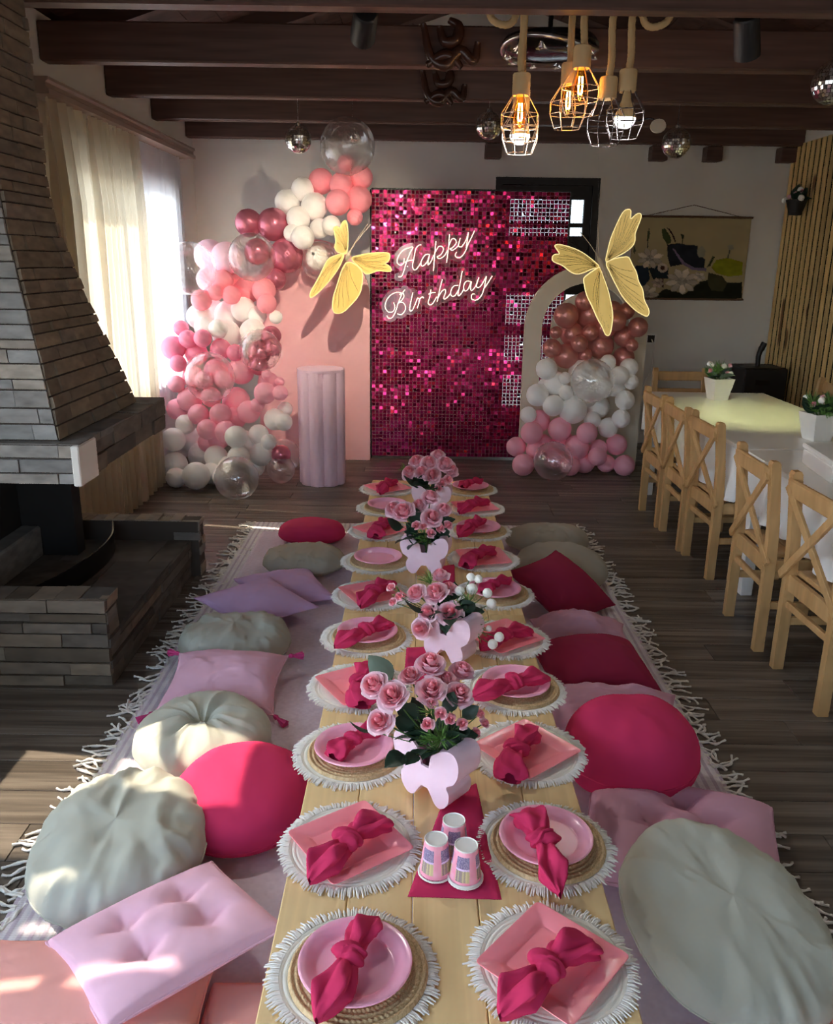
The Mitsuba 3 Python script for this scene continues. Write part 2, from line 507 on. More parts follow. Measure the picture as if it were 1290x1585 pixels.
# ceiling: gable boards, rafters, tie beams
slope = {}
for side, xe in ((-1, XL - .2), (1, XR + .2)):
    p0, p1 = np.array([xe, ZT]), np.array(RIDGE)
    dd = (p1 - p0)
    nrm = np.array([-dd[1], dd[0]]) * (1 if side < 0 else -1)
    nrm = nrm / np.linalg.norm(nrm)
    slope[side] = (p0, dd, nrm)
    nb = 16
    for i in range(nb):
        a, b = p0 + dd * (i + .01) / nb, p0 + dd * (i + .99) / nb
        c, e = b + nrm * .03, a + nrm * .03
        V = np.array([[q[0], yy, q[1]] for q in (a, b, c, e) for yy in (YN - .2, YB + .2)])[[0, 1, 6, 7, 2, 3, 4, 5]]
        key = 'ceiling__board'
        v, f = V, BOXF
        add(key, (v, f), 'beam_wood', uv=const_uv((v, f), rg.random() * .6, 0))
    add('ceiling', (np.array([[q[0], yy, q[1]] for q in (p0 + nrm * .031, p1 + nrm * .031, p1 + nrm * .09, p0 + nrm * .09) for yy in (YN - .2, YB + .2)])[[0, 1, 6, 7, 2, 3, 4, 5]], BOXF), 'black', kind='structure')
    for yy in (2.6, 3.3, 4.25, 5.3, 6.3, 7.25):
        a, b = p0 + dd * .02, p0 + dd * .99
        q4 = (a - nrm * .12, b - nrm * .12, b - nrm * .001, a - nrm * .001)
        V = np.array([[q[0], y2, q[1]] for q in q4 for y2 in (yy - .04, yy + .04)])[[0, 1, 6, 7, 2, 3, 4, 5]]
        add('ceiling__rafter', (V, BOXF), 'beam_wood', uv=const_uv((V, BOXF), rg.random(), 0))
for yy in (3.80, 4.86, 5.82, 6.76, 7.70):
    m = box(XL + .002, XR - .002, yy, yy + .10, 2.62, 2.81, .008)
    add('ceiling__tie_beam', m, 'beam_wood', uv=const_uv(m, .6 + .4 * rg.random(), 0))
for xx in (.62, 2.05, 2.52, 3.16):
    m = box(xx - .07, xx + .07, YB - .13, YB - .001, 2.50, 2.62, .006)
    add('ceiling__corbel', m, 'beam_wood', uv=const_uv(m, .5, 0))
add('baseboard_back', box(1.6, XR - .05, YB - .016, YB, 0, .09, .004), 'white_wood', kind='structure')

# ---------------- curtains
rail = Polygon([(-1.99, 2.50), (-1.86, 2.50), (-1.86, 2.485), (-1.875, 2.475), (-1.875, 2.455), (-1.86, 2.445), (-1.86, 2.42), (-1.99, 2.42)])
add('curtain_rail', xf(extrude(rail, 2.85), mov(0, 7.45, 0) @ XZ), 'taupe_rail', label='long moulded curtain rail above the left window', cat='curtain rail')


def drape(y0, y1, x0, folds, amp, nz=30, per=12, z0=.015, z1=2.425, pull=None, seed=0):
    ny = int(folds * per)
    u, z = np.meshgrid(np.linspace(0, 1, ny), np.linspace(z1, z0, nz), indexing='ij')
    top = np.clip((z1 - z) / .5, 0, 1)
    ph = 2 * PI * folds * (u + .25 / folds * meshkit.noise(np.stack([u * folds * .9, z * .4, u * 0 + seed], -1)))
    A = amp * (.35 + .65 * top) * (.6 + .8 * meshkit.noise(np.stack([u * folds * .5, z * .5, u * 0 + 9 + seed], -1)))
    s = np.sin(ph)
    x = x0 + A * np.sign(s) * np.abs(s) ** .8
    yy = y0 + (y1 - y0) * u
    if pull is not None:
        yy = yy + pull(u, z)
    return grid(np.stack([x, yy, z], -1))


bc = thing('beige_curtain', 'beige gathered curtain beside the stone fireplace, glowing against the window', 'curtain')
for k, (a, b, n) in enumerate(((4.66, 5.21, 5), (5.245, 5.62, 4), (5.65, 6.12, 4))):
    add(f'{bc}__panel', drape(a, b, -1.915, n, .038, per=18, seed=k * 5), 'curtain_cloth', smooth=True)
add('sheer_curtain', drape(5.98, 7.33, -1.968, 13, .012, per=10, seed=4), 'sheer_cloth', smooth=True, label='white sheer curtain over the bright left window', cat='curtain')


# ---------------- stone fireplace
def stones(holder, P, rows, lmin, lmax, seed, brown=.5, tone=(.2, .9), proud=.016, rowh=None):
    """ledge stones over the quad P00, P10, P11, P01 (u along, v up)"""
    g = ball(seed)
    P = [np.asarray(q, float) for q in P]
    n = np.cross(P[1] - P[0], P[3] - P[0])
    n /= np.linalg.norm(n)
    W = .5 * (np.linalg.norm(P[1] - P[0]) + np.linalg.norm(P[2] - P[3]))
    at = lambda u, v, h: (P[0] * (1 - u) + P[1] * u) * (1 - v) + (P[3] * (1 - u) + P[2] * u) * v + n * h
    cuts = np.concatenate([[0], np.cumsum(g.uniform(.7, 1.3, rows))])
    cuts /= cuts[-1]
    gv = .0035 / np.linalg.norm(P[3] - P[0])
    for i in range(rows):
        wr = max(.06, np.linalg.norm(at(1, cuts[i], 0) - at(0, cuts[i], 0)))
        u = -g.uniform(0, lmin) / wr
        while u < 1:
            L = g.uniform(lmin, lmax) / wr
            a, b = max(u, 0), min(u + L, 1)
            if 1 - b < .05 * W / wr:
                b = 1
                L = 2
            if b - a > .02:
                h = g.uniform(.003, proud)
                h2 = h + g.uniform(-.004, .004)
                a2, b2 = a + .0015 / wr, b - .0015 / wr
                v0, v1 = cuts[i] + gv, cuts[i + 1] - gv
                V = np.array([at(a2, v0, -.02), at(a2, v0, h), at(a2, v1, -.02), at(a2, v1, h2), at(b2, v0, -.02), at(b2, v0, h), at(b2, v1, -.02), at(b2, v1, h2)])
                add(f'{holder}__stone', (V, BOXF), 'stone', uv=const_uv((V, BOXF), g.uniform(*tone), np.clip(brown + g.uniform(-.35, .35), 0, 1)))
            u += L


fp = thing('fireplace', 'grey brown ledge-stone corner fireplace with tapered hood and open hearth', 'fireplace')
# hood core: base section, bend, column
sec = [(-1.34, 3.075, 3.945, .985), (-1.40, 3.15, 3.90, 1.20), (-1.475, 3.235, 3.84, 1.45), (-1.55, 3.315, 3.79, 1.72), (-1.578, 3.345, 3.775, 1.92), (-1.60, 3.36, 3.765, 2.9)]
hood = f'{fp}__hood'
add(hood, grid(np.array([[(XL + .002, a, z), (x, a, z), (x, b, z), (XL + .002, b, z)] for x, a, b, z in sec])), 'grout')
for i in range(len(sec) - 1):
    (x0, a0, b0, z0), (x1, a1, b1, z1) = sec[i], sec[i + 1]
    rows = max(2, round((z1 - z0) / .052))
    stones(hood, [(x0, a0, z0), (x0, b0, z0), (x1, b1, z1), (x1, a1, z1)], rows, .12, .34, 20 + i, brown=.95, tone=(.0, .3))  # side stones: shade painted in by a darker, browner tone
    stones(hood, [(XL, a0, z0), (x0, a0, z0), (x1, a1, z1), (XL, a1, z1)], rows, .2, .5, 40 + i, brown=.12, tone=(.9, 1.5))  # front stones of the same kind: window light painted in, paler
led = f'{fp}__ledge'
add(led, box(XL + .002, -1.27, 3.03, 4.10, .835, .978), 'grout')
stones(led, [(XL, 3.03, .83), (-1.25, 3.03, .83), (-1.25, 3.03, .98), (XL, 3.03, .98)], 3, .3, .55, 61, brown=.1, tone=(.5, 1.0))  # ledge front toned paler, window light put into the colour
stones(led, [(-1.27, 3.20, .83), (-1.27, 4.12, .83), (-1.27, 4.12, .98), (-1.27, 3.20, .98)], 2, .18, .42, 62, brown=.5, tone=(-.2, .15), proud=.022)  # ledge side toned darker, shade put into the colour
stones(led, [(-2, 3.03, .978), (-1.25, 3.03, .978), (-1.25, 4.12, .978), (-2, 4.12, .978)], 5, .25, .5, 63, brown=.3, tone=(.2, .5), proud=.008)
k = add(f'{led}__bare_corner', box(-1.275, -1.245, 3.012, 3.19, .825, .978, .004), 'plaster', label='bare white plaster corner where a stone is missing')
# firebox below the hood
fb = f'{fp}__firebox'
add(fb, box(XL + .002, XL + .03, 3.03, 4.10, .2, .835), 'soot')
add(f'{fb}__cheek', box(XL + .03, -1.70, 3.98, 4.08, .2, .835, .004), 'soot')
add(f'{fb}__ash_wall', box(XL + .03, XL + .13, 3.1, 3.98, .2, .36, .01), 'stone', uv=const_uv(box(0, 1, 0, 1, 0, 1, .01), .3, .1))
# hearth: near, side and bed stones carry painted shade in a darker tone
he = f'{fp}__hearth'
add(he, box(XL + .002, -1.225, 3.03, 4.33, 0.0, .20), 'grout')
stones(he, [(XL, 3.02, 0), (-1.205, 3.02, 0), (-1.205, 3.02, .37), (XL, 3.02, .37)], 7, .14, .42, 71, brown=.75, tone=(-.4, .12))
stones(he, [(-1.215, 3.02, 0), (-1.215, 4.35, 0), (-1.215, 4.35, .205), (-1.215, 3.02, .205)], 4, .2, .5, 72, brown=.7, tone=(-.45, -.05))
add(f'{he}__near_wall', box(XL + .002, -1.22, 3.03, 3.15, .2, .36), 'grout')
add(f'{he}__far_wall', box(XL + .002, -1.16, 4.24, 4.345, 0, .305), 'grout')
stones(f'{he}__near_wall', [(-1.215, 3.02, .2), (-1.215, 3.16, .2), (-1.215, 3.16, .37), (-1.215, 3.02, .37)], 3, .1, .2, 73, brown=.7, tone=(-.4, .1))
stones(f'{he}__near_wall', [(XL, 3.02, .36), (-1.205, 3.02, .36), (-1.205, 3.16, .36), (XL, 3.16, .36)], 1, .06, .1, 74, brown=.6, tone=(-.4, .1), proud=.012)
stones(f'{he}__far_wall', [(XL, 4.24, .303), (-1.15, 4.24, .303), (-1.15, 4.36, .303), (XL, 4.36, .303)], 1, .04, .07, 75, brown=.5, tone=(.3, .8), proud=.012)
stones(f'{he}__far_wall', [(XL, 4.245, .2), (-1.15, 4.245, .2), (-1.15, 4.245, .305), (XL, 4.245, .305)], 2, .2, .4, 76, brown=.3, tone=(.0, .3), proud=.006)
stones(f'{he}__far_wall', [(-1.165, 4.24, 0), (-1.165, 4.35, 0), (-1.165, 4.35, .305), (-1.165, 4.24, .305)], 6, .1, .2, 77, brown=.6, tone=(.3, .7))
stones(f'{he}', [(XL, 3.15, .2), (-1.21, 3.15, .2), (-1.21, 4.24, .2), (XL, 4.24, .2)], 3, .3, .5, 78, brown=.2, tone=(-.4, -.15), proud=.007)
gp = curve([(-1.60, 3.30, 0), (-1.548, 3.48, 0), (-1.515, 3.75, 0), (-1.53, 4.0, 0), (-1.60, 4.22, 0)], 24)
nn = np.stack([gp * [1, 1, 0] + [dx, 0, z] for dx, z in ((-.004, .208), (-.004, .31), (.004, .31), (.004, .208))], 1)
add(f'{fp}__ash_guard', grid(nn, cv=True), 'black_gloss', label='curved black steel ash guard standing on the hearth')

BALLOONS = {
 'lc_top': '-.765,6.865,2.215,.097 -.601,6.759,2.185,.09 -.451,6.784,2.24,.087 -.47,6.751,2.081,.102 -.62,6.676,2.055,.095 -.495,6.683,1.952,.061 -.572,6.833,2.344,.063 -.549,6.899,2.165,.09',
 'lw_up': '-1.022,6.828,2.06,.097 -.9,6.82,2.154,.087 -.808,6.777,2.031,.103 -.925,6.711,1.938,.091 -.764,6.703,1.87,.074 -.873,6.551,1.799,.088 -.667,6.629,1.888,.073 -.785,6.688,1.653,.091 -.962,6.644,1.829,.068',
 'lm_up': '-1.316,6.788,1.904,.106 -1.124,6.769,1.895,.124 -1.019,6.69,1.668,.131 -1.236,6.662,1.694,.099 -1.103,6.651,1.496,.083',
 'lp_up': '-1.627,6.785,1.662,.123 -1.47,6.657,1.647,.119 -1.622,6.68,1.486,.094',
 'lc_mid': '-1.64,6.501,1.341,.08 -1.473,6.793,1.43,.106 -1.323,6.701,1.417,.104 -1.417,6.522,1.378,.071 -1.177,6.554,1.415,.091 -1.141,6.455,1.323,.075 -1.531,6.509,1.395,.06 -1.488,6.578,1.481,.081',
 'lw_mid': '-1.657,6.812,1.263,.102 -1.69,6.593,1.211,.096 -1.62,6.481,1.139,.084 -1.484,6.748,1.213,.124 -1.477,6.559,1.081,.112 -1.353,6.629,1.268,.097 -1.236,6.561,1.229,.071 -1.259,6.482,1.109,.102 -1.08,6.474,1.223,.051 -1.505,6.414,1.137,.072',
 'lr_mid': '-1.803,6.483,1.132,.06 -1.864,6.455,.986,.093 -1.744,6.432,1.057,.069 -1.698,6.486,.94,.088 -1.813,6.374,.879,.065 -1.616,6.374,1.068,.068 -1.499,6.432,.984,.08 -1.385,6.399,.963,.065',
 'lm_mid': '-1.115,6.44,1.087,.077 -1.209,6.432,.961,.092 -1.086,6.358,1.006,.064 -1.194,6.326,.875,.071',
 'lc_low': '-1.55,6.457,.818,.092 -1.355,6.445,.822,.103 -1.616,6.336,.76,.069 -1.476,6.356,.769,.069 -1.832,6.353,.728,.065 -1.717,6.415,.775,.084 -1.148,6.447,.733,.084 -1.135,6.286,.819,.038 -1.047,6.341,.758,.038 -1.744,6.385,.607,.097 -1.567,6.331,.637,.078 -1.493,6.289,.512,.085 -1.583,6.225,.408,.079 -1.212,6.296,.587,.054 -1.424,6.537,.577,.109 -1.441,6.216,.393,.087 -1.293,6.356,.522,.088 -1.148,6.275,.68,.084 -1.664,6.31,.506,.08 -1.031,6.249,.686,.059 -1.414,6.418,.462,.089 -1.524,6.313,.314,.081 -1.859,6.432,.521,.083 -1.624,6.4,.274,.083',
 'lw_low': '-1.774,6.325,.425,.077 -1.851,6.249,.322,.091 -1.852,6.241,.13,.098 -1.812,6.558,.259,.103 -1.786,6.027,.082,.076 -1.624,5.982,.11,.103 -1.698,6.472,.147,.113 -1.552,6.137,.091,.081 -1.445,6.04,.084,.076 -1.414,6.163,.136,.087 -1.531,6.234,.195,.09 -1.21,6.287,.363,.078 -1.187,6.235,.219,.091 -1.34,6.343,.281,.101 -1.251,6.295,.106,.079 -1.121,6.204,.323,.061 -1.086,6.306,.476,.085 -1.344,6.11,.378,.085 -1.003,6.208,.476,.067 -1.019,6.385,.54,.059 -1.329,6.095,.229,.084',
 'lm_low': '-1.034,6.228,.223,.074',
 'rb': '1.149,6.732,1.25,.099 1.349,6.82,1.258,.116 1.21,6.788,1.107,.095 1.067,6.677,1.123,.049 1.046,6.694,1,.074 1.17,6.738,.937,.099 1.255,6.675,1.041,.069 1.346,6.728,1.123,.066 1.455,6.82,1.014,.106 1.518,6.638,1.222,.082 1.625,6.771,1.093,.084 1.708,6.697,1.171,.078 1.626,6.779,1.288,.067 1.668,6.671,1.032,.049 1.646,6.822,.924,.086 1.314,6.737,.949,.06 1.282,6.718,1.362,.075 1.518,6.761,1.303,.065 1.465,6.745,1.153,.082',
 'rw': '1.01,6.668,.841,.086 1.097,6.713,.723,.096 1.15,6.619,.778,.049 1.168,6.62,.665,.059 .952,6.68,.633,.092 1.344,6.777,.633,.118 1.455,6.754,.784,.064 1.467,6.677,.692,.081 1.492,6.682,.897,.064 1.581,6.632,.802,.076 1.689,6.676,.747,.06 1.65,6.677,.601,.079 1.626,6.655,.457,.075 1.407,6.701,.435,.07 1.235,6.654,.525,.116 1.072,6.621,.56,.086 1.54,6.709,.372,.082 .884,6.661,.477,.067 1.471,6.838,.518,.098 1.667,6.708,.856,.075 1.582,6.781,.699,.086 1.3,6.718,.808,.108 1.047,6.846,.661,.089 1.173,6.808,.583,.085',
 'rp': '.983,6.74,.412,.092 1.139,6.646,.368,.096 .913,6.626,.337,.091 .801,6.684,.21,.081 .948,6.631,.197,.075 .848,6.542,.093,.09 1.284,6.639,.221,.102 1.468,6.685,.203,.076 1.614,6.687,.238,.087 1.532,6.643,.09,.074 1.667,6.587,.089,.086 1.361,6.665,.087,.085 1.116,6.668,.116,.092 1.229,6.568,.082,.08 1.347,6.58,.352,.085 1.025,6.74,.218,.086 1.189,6.771,.246,.088 1.442,6.566,.165,.076',
 'Cl': '-.548,6.736,2.45,.203 -1.249,6.517,1.655,.174 -.772,6.737,1.634,.145 -1.698,6.447,1.567,.191 -1.175,6.299,.993,.153 -1.543,6.229,.802,.182 -1.27,5.728,.161,.154 -1.027,6.329,.19,.128 -1.034,6.204,.111,.105',
 'Cr': '1.346,6.52,.774,.166 1.064,6.413,.158,.153',
}
WINGS_R = [ [(1.342, 1.657), (1.345, 1.715), (1.363, 1.817), (1.4, 1.924), (1.431, 1.992), (1.463, 2.012), (1.483, 2), (1.484, 1.947), (1.522, 1.979), (1.548, 1.983), (1.554, 1.958), (1.537, 1.898), (1.523, 1.847), (1.527, 1.804), (1.508, 1.761), (1.455, 1.717), (1.396, 1.687)],
  [(1.344, 1.646), (1.397, 1.676), (1.464, 1.69), (1.495, 1.685), (1.522, 1.638), (1.553, 1.587), (1.575, 1.521), (1.606, 1.469), (1.624, 1.395), (1.661, 1.328), (1.661, 1.29), (1.638, 1.286), (1.565, 1.327), (1.481, 1.408), (1.419, 1.504), (1.374, 1.584)],
  [(1.291, 1.62), (1.254, 1.656), (1.166, 1.713), (1.08, 1.748), (.996, 1.767), (.966, 1.766), (.956, 1.755), (.992, 1.707), (.955, 1.699), (.941, 1.677), (.954, 1.652), (1.02, 1.627), (1.076, 1.588), (1.123, 1.57), (1.176, 1.578), (1.235, 1.604)],
  [(1.295, 1.616), (1.322, 1.561), (1.359, 1.481), (1.389, 1.392), (1.413, 1.294), (1.415, 1.219), (1.405, 1.146), (1.378, 1.142), (1.346, 1.202), (1.307, 1.263), (1.262, 1.345), (1.218, 1.419), (1.193, 1.493), (1.186, 1.538), (1.215, 1.567), (1.266, 1.601)],
  ]
BODY_R = [(1.279, 1.685), (1.354, 1.547), (1.253, 1.93), (1.134, 1.853)]
WINGS_L = [ [(-.552, 1.687), (-.608, 1.704), (-.622, 1.736), (-.612, 1.772), (-.621, 1.826), (-.625, 1.861), (-.606, 1.875), (-.583, 1.862), (-.568, 1.898), (-.544, 1.916), (-.531, 1.881), (-.527, 1.782), (-.537, 1.701)],
 [(-.561, 1.682), (-.628, 1.668), (-.676, 1.635), (-.735, 1.525), (-.795, 1.422), (-.803, 1.38), (-.767, 1.394), (-.688, 1.47), (-.62, 1.554), (-.581, 1.618)],
 [(-.5, 1.656), (-.428, 1.68), (-.343, 1.694), (-.239, 1.696), (-.221, 1.678), (-.229, 1.641), (-.257, 1.623), (-.224, 1.605), (-.208, 1.578), (-.229, 1.568), (-.305, 1.572), (-.362, 1.553), (-.4, 1.552), (-.448, 1.602)],
 [(-.531, 1.627), (-.569, 1.577), (-.608, 1.462), (-.638, 1.369), (-.64, 1.286), (-.611, 1.263), (-.568, 1.273), (-.519, 1.315), (-.447, 1.4), (-.423, 1.492), (-.427, 1.565), (-.474, 1.61)] ]
BODY_L = [(-.509, 1.71), (-.538, 1.637), (-.357, 1.892), (-.375, 1.896)]
NEON_1 = [ [(-.126, 1.663), (-.134, 1.622), (-.159, 1.609), (-.183, 1.629), (-.175, 1.673), (-.138, 1.721), (-.088, 1.743), (-.058, 1.747), (-.08, 1.703), (-.11, 1.63), (-.129, 1.564), (-.147, 1.523), (-.174, 1.517)],
 [(.01, 1.766), (-.013, 1.762), (-.035, 1.733), (-.049, 1.667), (-.06, 1.609), (-.052, 1.579), (-.033, 1.576), (-.01, 1.602), (.005, 1.628)],
 [(-.125, 1.628), (-.095, 1.643), (-.057, 1.649)],
 [(.076, 1.695), (.042, 1.69), (.012, 1.646), (.009, 1.613), (.028, 1.606), (.058, 1.64), (.076, 1.691), (.065, 1.64), (.066, 1.614), (.088, 1.64), (.11, 1.691)],
 [(.125, 1.797), (.118, 1.706), (.109, 1.567)],
 [(.118, 1.706), (.147, 1.754), (.177, 1.754), (.186, 1.729), (.164, 1.692), (.137, 1.677), (.157, 1.663), (.194, 1.685), (.22, 1.729)],
 [(.232, 1.852), (.227, 1.758), (.214, 1.631)],
 [(.23, 1.766), (.252, 1.813), (.278, 1.813), (.287, 1.784), (.261, 1.751), (.239, 1.737), (.262, 1.73), (.299, 1.759), (.313, 1.796)],
 [(.32, 1.824), (.306, 1.774), (.314, 1.756), (.337, 1.763), (.366, 1.811), (.383, 1.868)],
 [(.431, 1.88), (.407, 1.826), (.382, 1.775), (.361, 1.72), (.331, 1.68), (.301, 1.672), (.282, 1.69), (.292, 1.716)],
 [(.383, 1.868), (.377, 1.818), (.368, 1.746)] ]
NEON_2 = [ [(-.211, 1.317), (-.2, 1.28), (-.215, 1.245), (-.254, 1.241), (-.279, 1.279), (-.269, 1.331), (-.231, 1.377), (-.185, 1.396), (-.146, 1.393)],
 [(-.119, 1.419), (-.146, 1.378), (-.173, 1.31), (-.195, 1.242), (-.222, 1.196), (-.253, 1.192), (-.265, 1.211)],
 [(-.165, 1.378), (-.135, 1.389), (-.127, 1.363), (-.146, 1.333), (-.173, 1.314), (-.138, 1.318), (-.114, 1.288), (-.118, 1.251), (-.149, 1.22), (-.18, 1.227)],
 [(-.054, 1.398), (-.068, 1.334), (-.079, 1.274), (-.074, 1.25), (-.056, 1.259), (-.039, 1.293)],
 [(-.039, 1.293), (-.016, 1.351), (-.001, 1.344), (-.003, 1.32), (-.017, 1.273)],
 [(-.006, 1.318), (.006, 1.349), (.024, 1.364), (.035, 1.353)],
 [(.092, 1.422), (.082, 1.359), (.071, 1.321), (.083, 1.302), (.11, 1.314), (.14, 1.367)],
 [(.07, 1.385), (.101, 1.396), (.131, 1.4)],
 [(.183, 1.505), (.162, 1.419), (.144, 1.326)],
 [(.148, 1.352), (.177, 1.405), (.204, 1.424), (.212, 1.405), (.198, 1.36), (.206, 1.349), (.232, 1.368), (.255, 1.398)],
 [(.315, 1.459), (.276, 1.451), (.254, 1.413), (.259, 1.376), (.286, 1.376), (.316, 1.422)],
 [(.342, 1.57), (.326, 1.466), (.313, 1.392), (.321, 1.377), (.343, 1.4), (.358, 1.43)],
 [(.41, 1.49), (.375, 1.489), (.357, 1.452), (.366, 1.415), (.393, 1.43), (.418, 1.49), (.412, 1.438), (.424, 1.419), (.453, 1.453), (.467, 1.498)],
 [(.478, 1.524), (.461, 1.461), (.473, 1.442), (.499, 1.461), (.539, 1.532)],
 [(.539, 1.532), (.523, 1.439), (.502, 1.379), (.465, 1.345), (.426, 1.352), (.425, 1.386), (.448, 1.393)],
 [(.585, 1.536), (.545, 1.469), (.516, 1.428)] ]
FLOWERS = [
'R,-.105,1.9,.628,.036 R,-.056,1.87,.616,.04 R,-.087,1.85,.553,.035 R,.042,2.02,.63,.041 R,-.011,2,.604,.031 R,.044,1.92,.607,.039 R,.086,2,.592,.031 R,.118,1.94,.584,.037 R,.131,2.04,.601,.033 S,.034,1.84,.552,.018 S,.068,1.86,.57,.018 S,.093,1.86,.555,.016 S,.124,1.87,.537,.016 S,.044,1.89,.583,.016 S,.189,1.95,.491,.015 S,.165,1.92,.48,.015 S,.177,1.96,.513,.015 L,-.039,1.78,.493,.027 L,-.001,1.79,.49,.02 L,-.006,1.9,.558,.028 L,-.017,1.9,.525,.025 L,-.134,1.9,.498,.025 K,-.081,2,.622,.034 L,.088,1.92,.567,.023 L,.016,1.9,.497,.026 L,.141,1.93,.538,.02 F,.072,1.85,.508,.036 F,.032,1.87,.497,.029 F,.106,1.88,.492,.03 F,.038,1.88,.574,.023' ,
'R,-.001,2.72,.544,.036 R,.071,2.72,.55,.043 R,.12,2.67,.492,.044 R,.041,2.68,.487,.036 R,.017,2.66,.432,.038 R,.118,2.76,.549,.03 R,.087,2.84,.567,.033 S,-.088,2.72,.562,.018 S,-.059,2.7,.537,.018 S,-.081,2.7,.515,.016 W,.254,2.75,.531,.018 W,.266,2.72,.504,.018 W,.293,2.67,.4,.018 W,.271,2.66,.377,.018 W,.224,2.8,.564,.016 W,.2,2.77,.537,.021 W,.156,2.75,.537,.018 W,.197,2.8,.571,.016 W,.257,2.68,.427,.011 L,.002,2.69,.501,.034 L,.112,2.66,.441,.029 L,.073,2.69,.454,.031 F,.038,2.82,.564,.039 F,.176,2.72,.496,.041 F,.235,2.68,.417,.04 F,.207,2.72,.525,.036 F,-.07,2.72,.545,.022' ,
'R,-.062,3.53,.6,.051 R,-.106,3.56,.603,.04 R,.06,3.62,.642,.043 R,.068,3.52,.576,.048 R,.12,3.56,.6,.04 R,.011,3.59,.611,.037 S,-.002,3.5,.542,.023 S,.032,3.5,.537,.02 S,.066,3.48,.514,.023 S,.108,3.5,.529,.023 S,.142,3.51,.541,.023 L,-.09,3.52,.544,.034 L,-.003,3.56,.572,.04 L,-.052,3.48,.486,.037 L,-.012,3.48,.457,.034 L,.129,3.54,.559,.028 F,.03,3.49,.49,.037 F,.058,3.49,.469,.028' ,
'R,-.004,4.48,.603,.046 R,-.045,4.45,.548,.046 R,.063,4.45,.604,.049 R,.081,4.4,.544,.049 R,.025,4.42,.556,.042 R,.116,4.5,.636,.039 R,.154,4.45,.598,.053 R,.19,4.45,.562,.042 S,.172,4.4,.52,.028 S,.134,4.39,.504,.028 S,.117,4.38,.474,.024 L,.033,4.4,.504,.045 L,-.031,4.42,.505,.039 L,.093,4.41,.484,.039 F,-.085,4.48,.565,.028' ]
NAPKINS = {'L1': (-.169, 1.199, -.075, 1.422), 'L2': (-.236, 1.548, -.08, 1.768), 'L3': (-.233, 1.958, -.111, 2.105), 'L4': (-.189, 2.286, -.161, 2.578), 'L5': (-.28, 2.726, -.091, 2.9), 'L6': (-.235, 3.037, -.114, 3.32), 'L8': (-.239, 3.858, -.151, 4.17), 'L10': (-.226, 4.686, -.16, 4.941), 'R1': (.144, 1.192, .366, 1.395), 'R2': (.284, 1.802, .328, 1.509), 'R3': (.219, 1.887, .347, 2.163), 'R4': (.186, 2.365, .436, 2.48), 'R5': (.225, 2.732, .417, 2.894), 'R6': (.276, 3.19, .378, 3.316), 'R7': (.18, 3.489, .367, 3.741), 'R8': (.19, 3.877, .37, 4.172), 'R9': (.216, 4.341, .391, 4.58), 'R10': (.241, 4.856, .354, 4.985)}
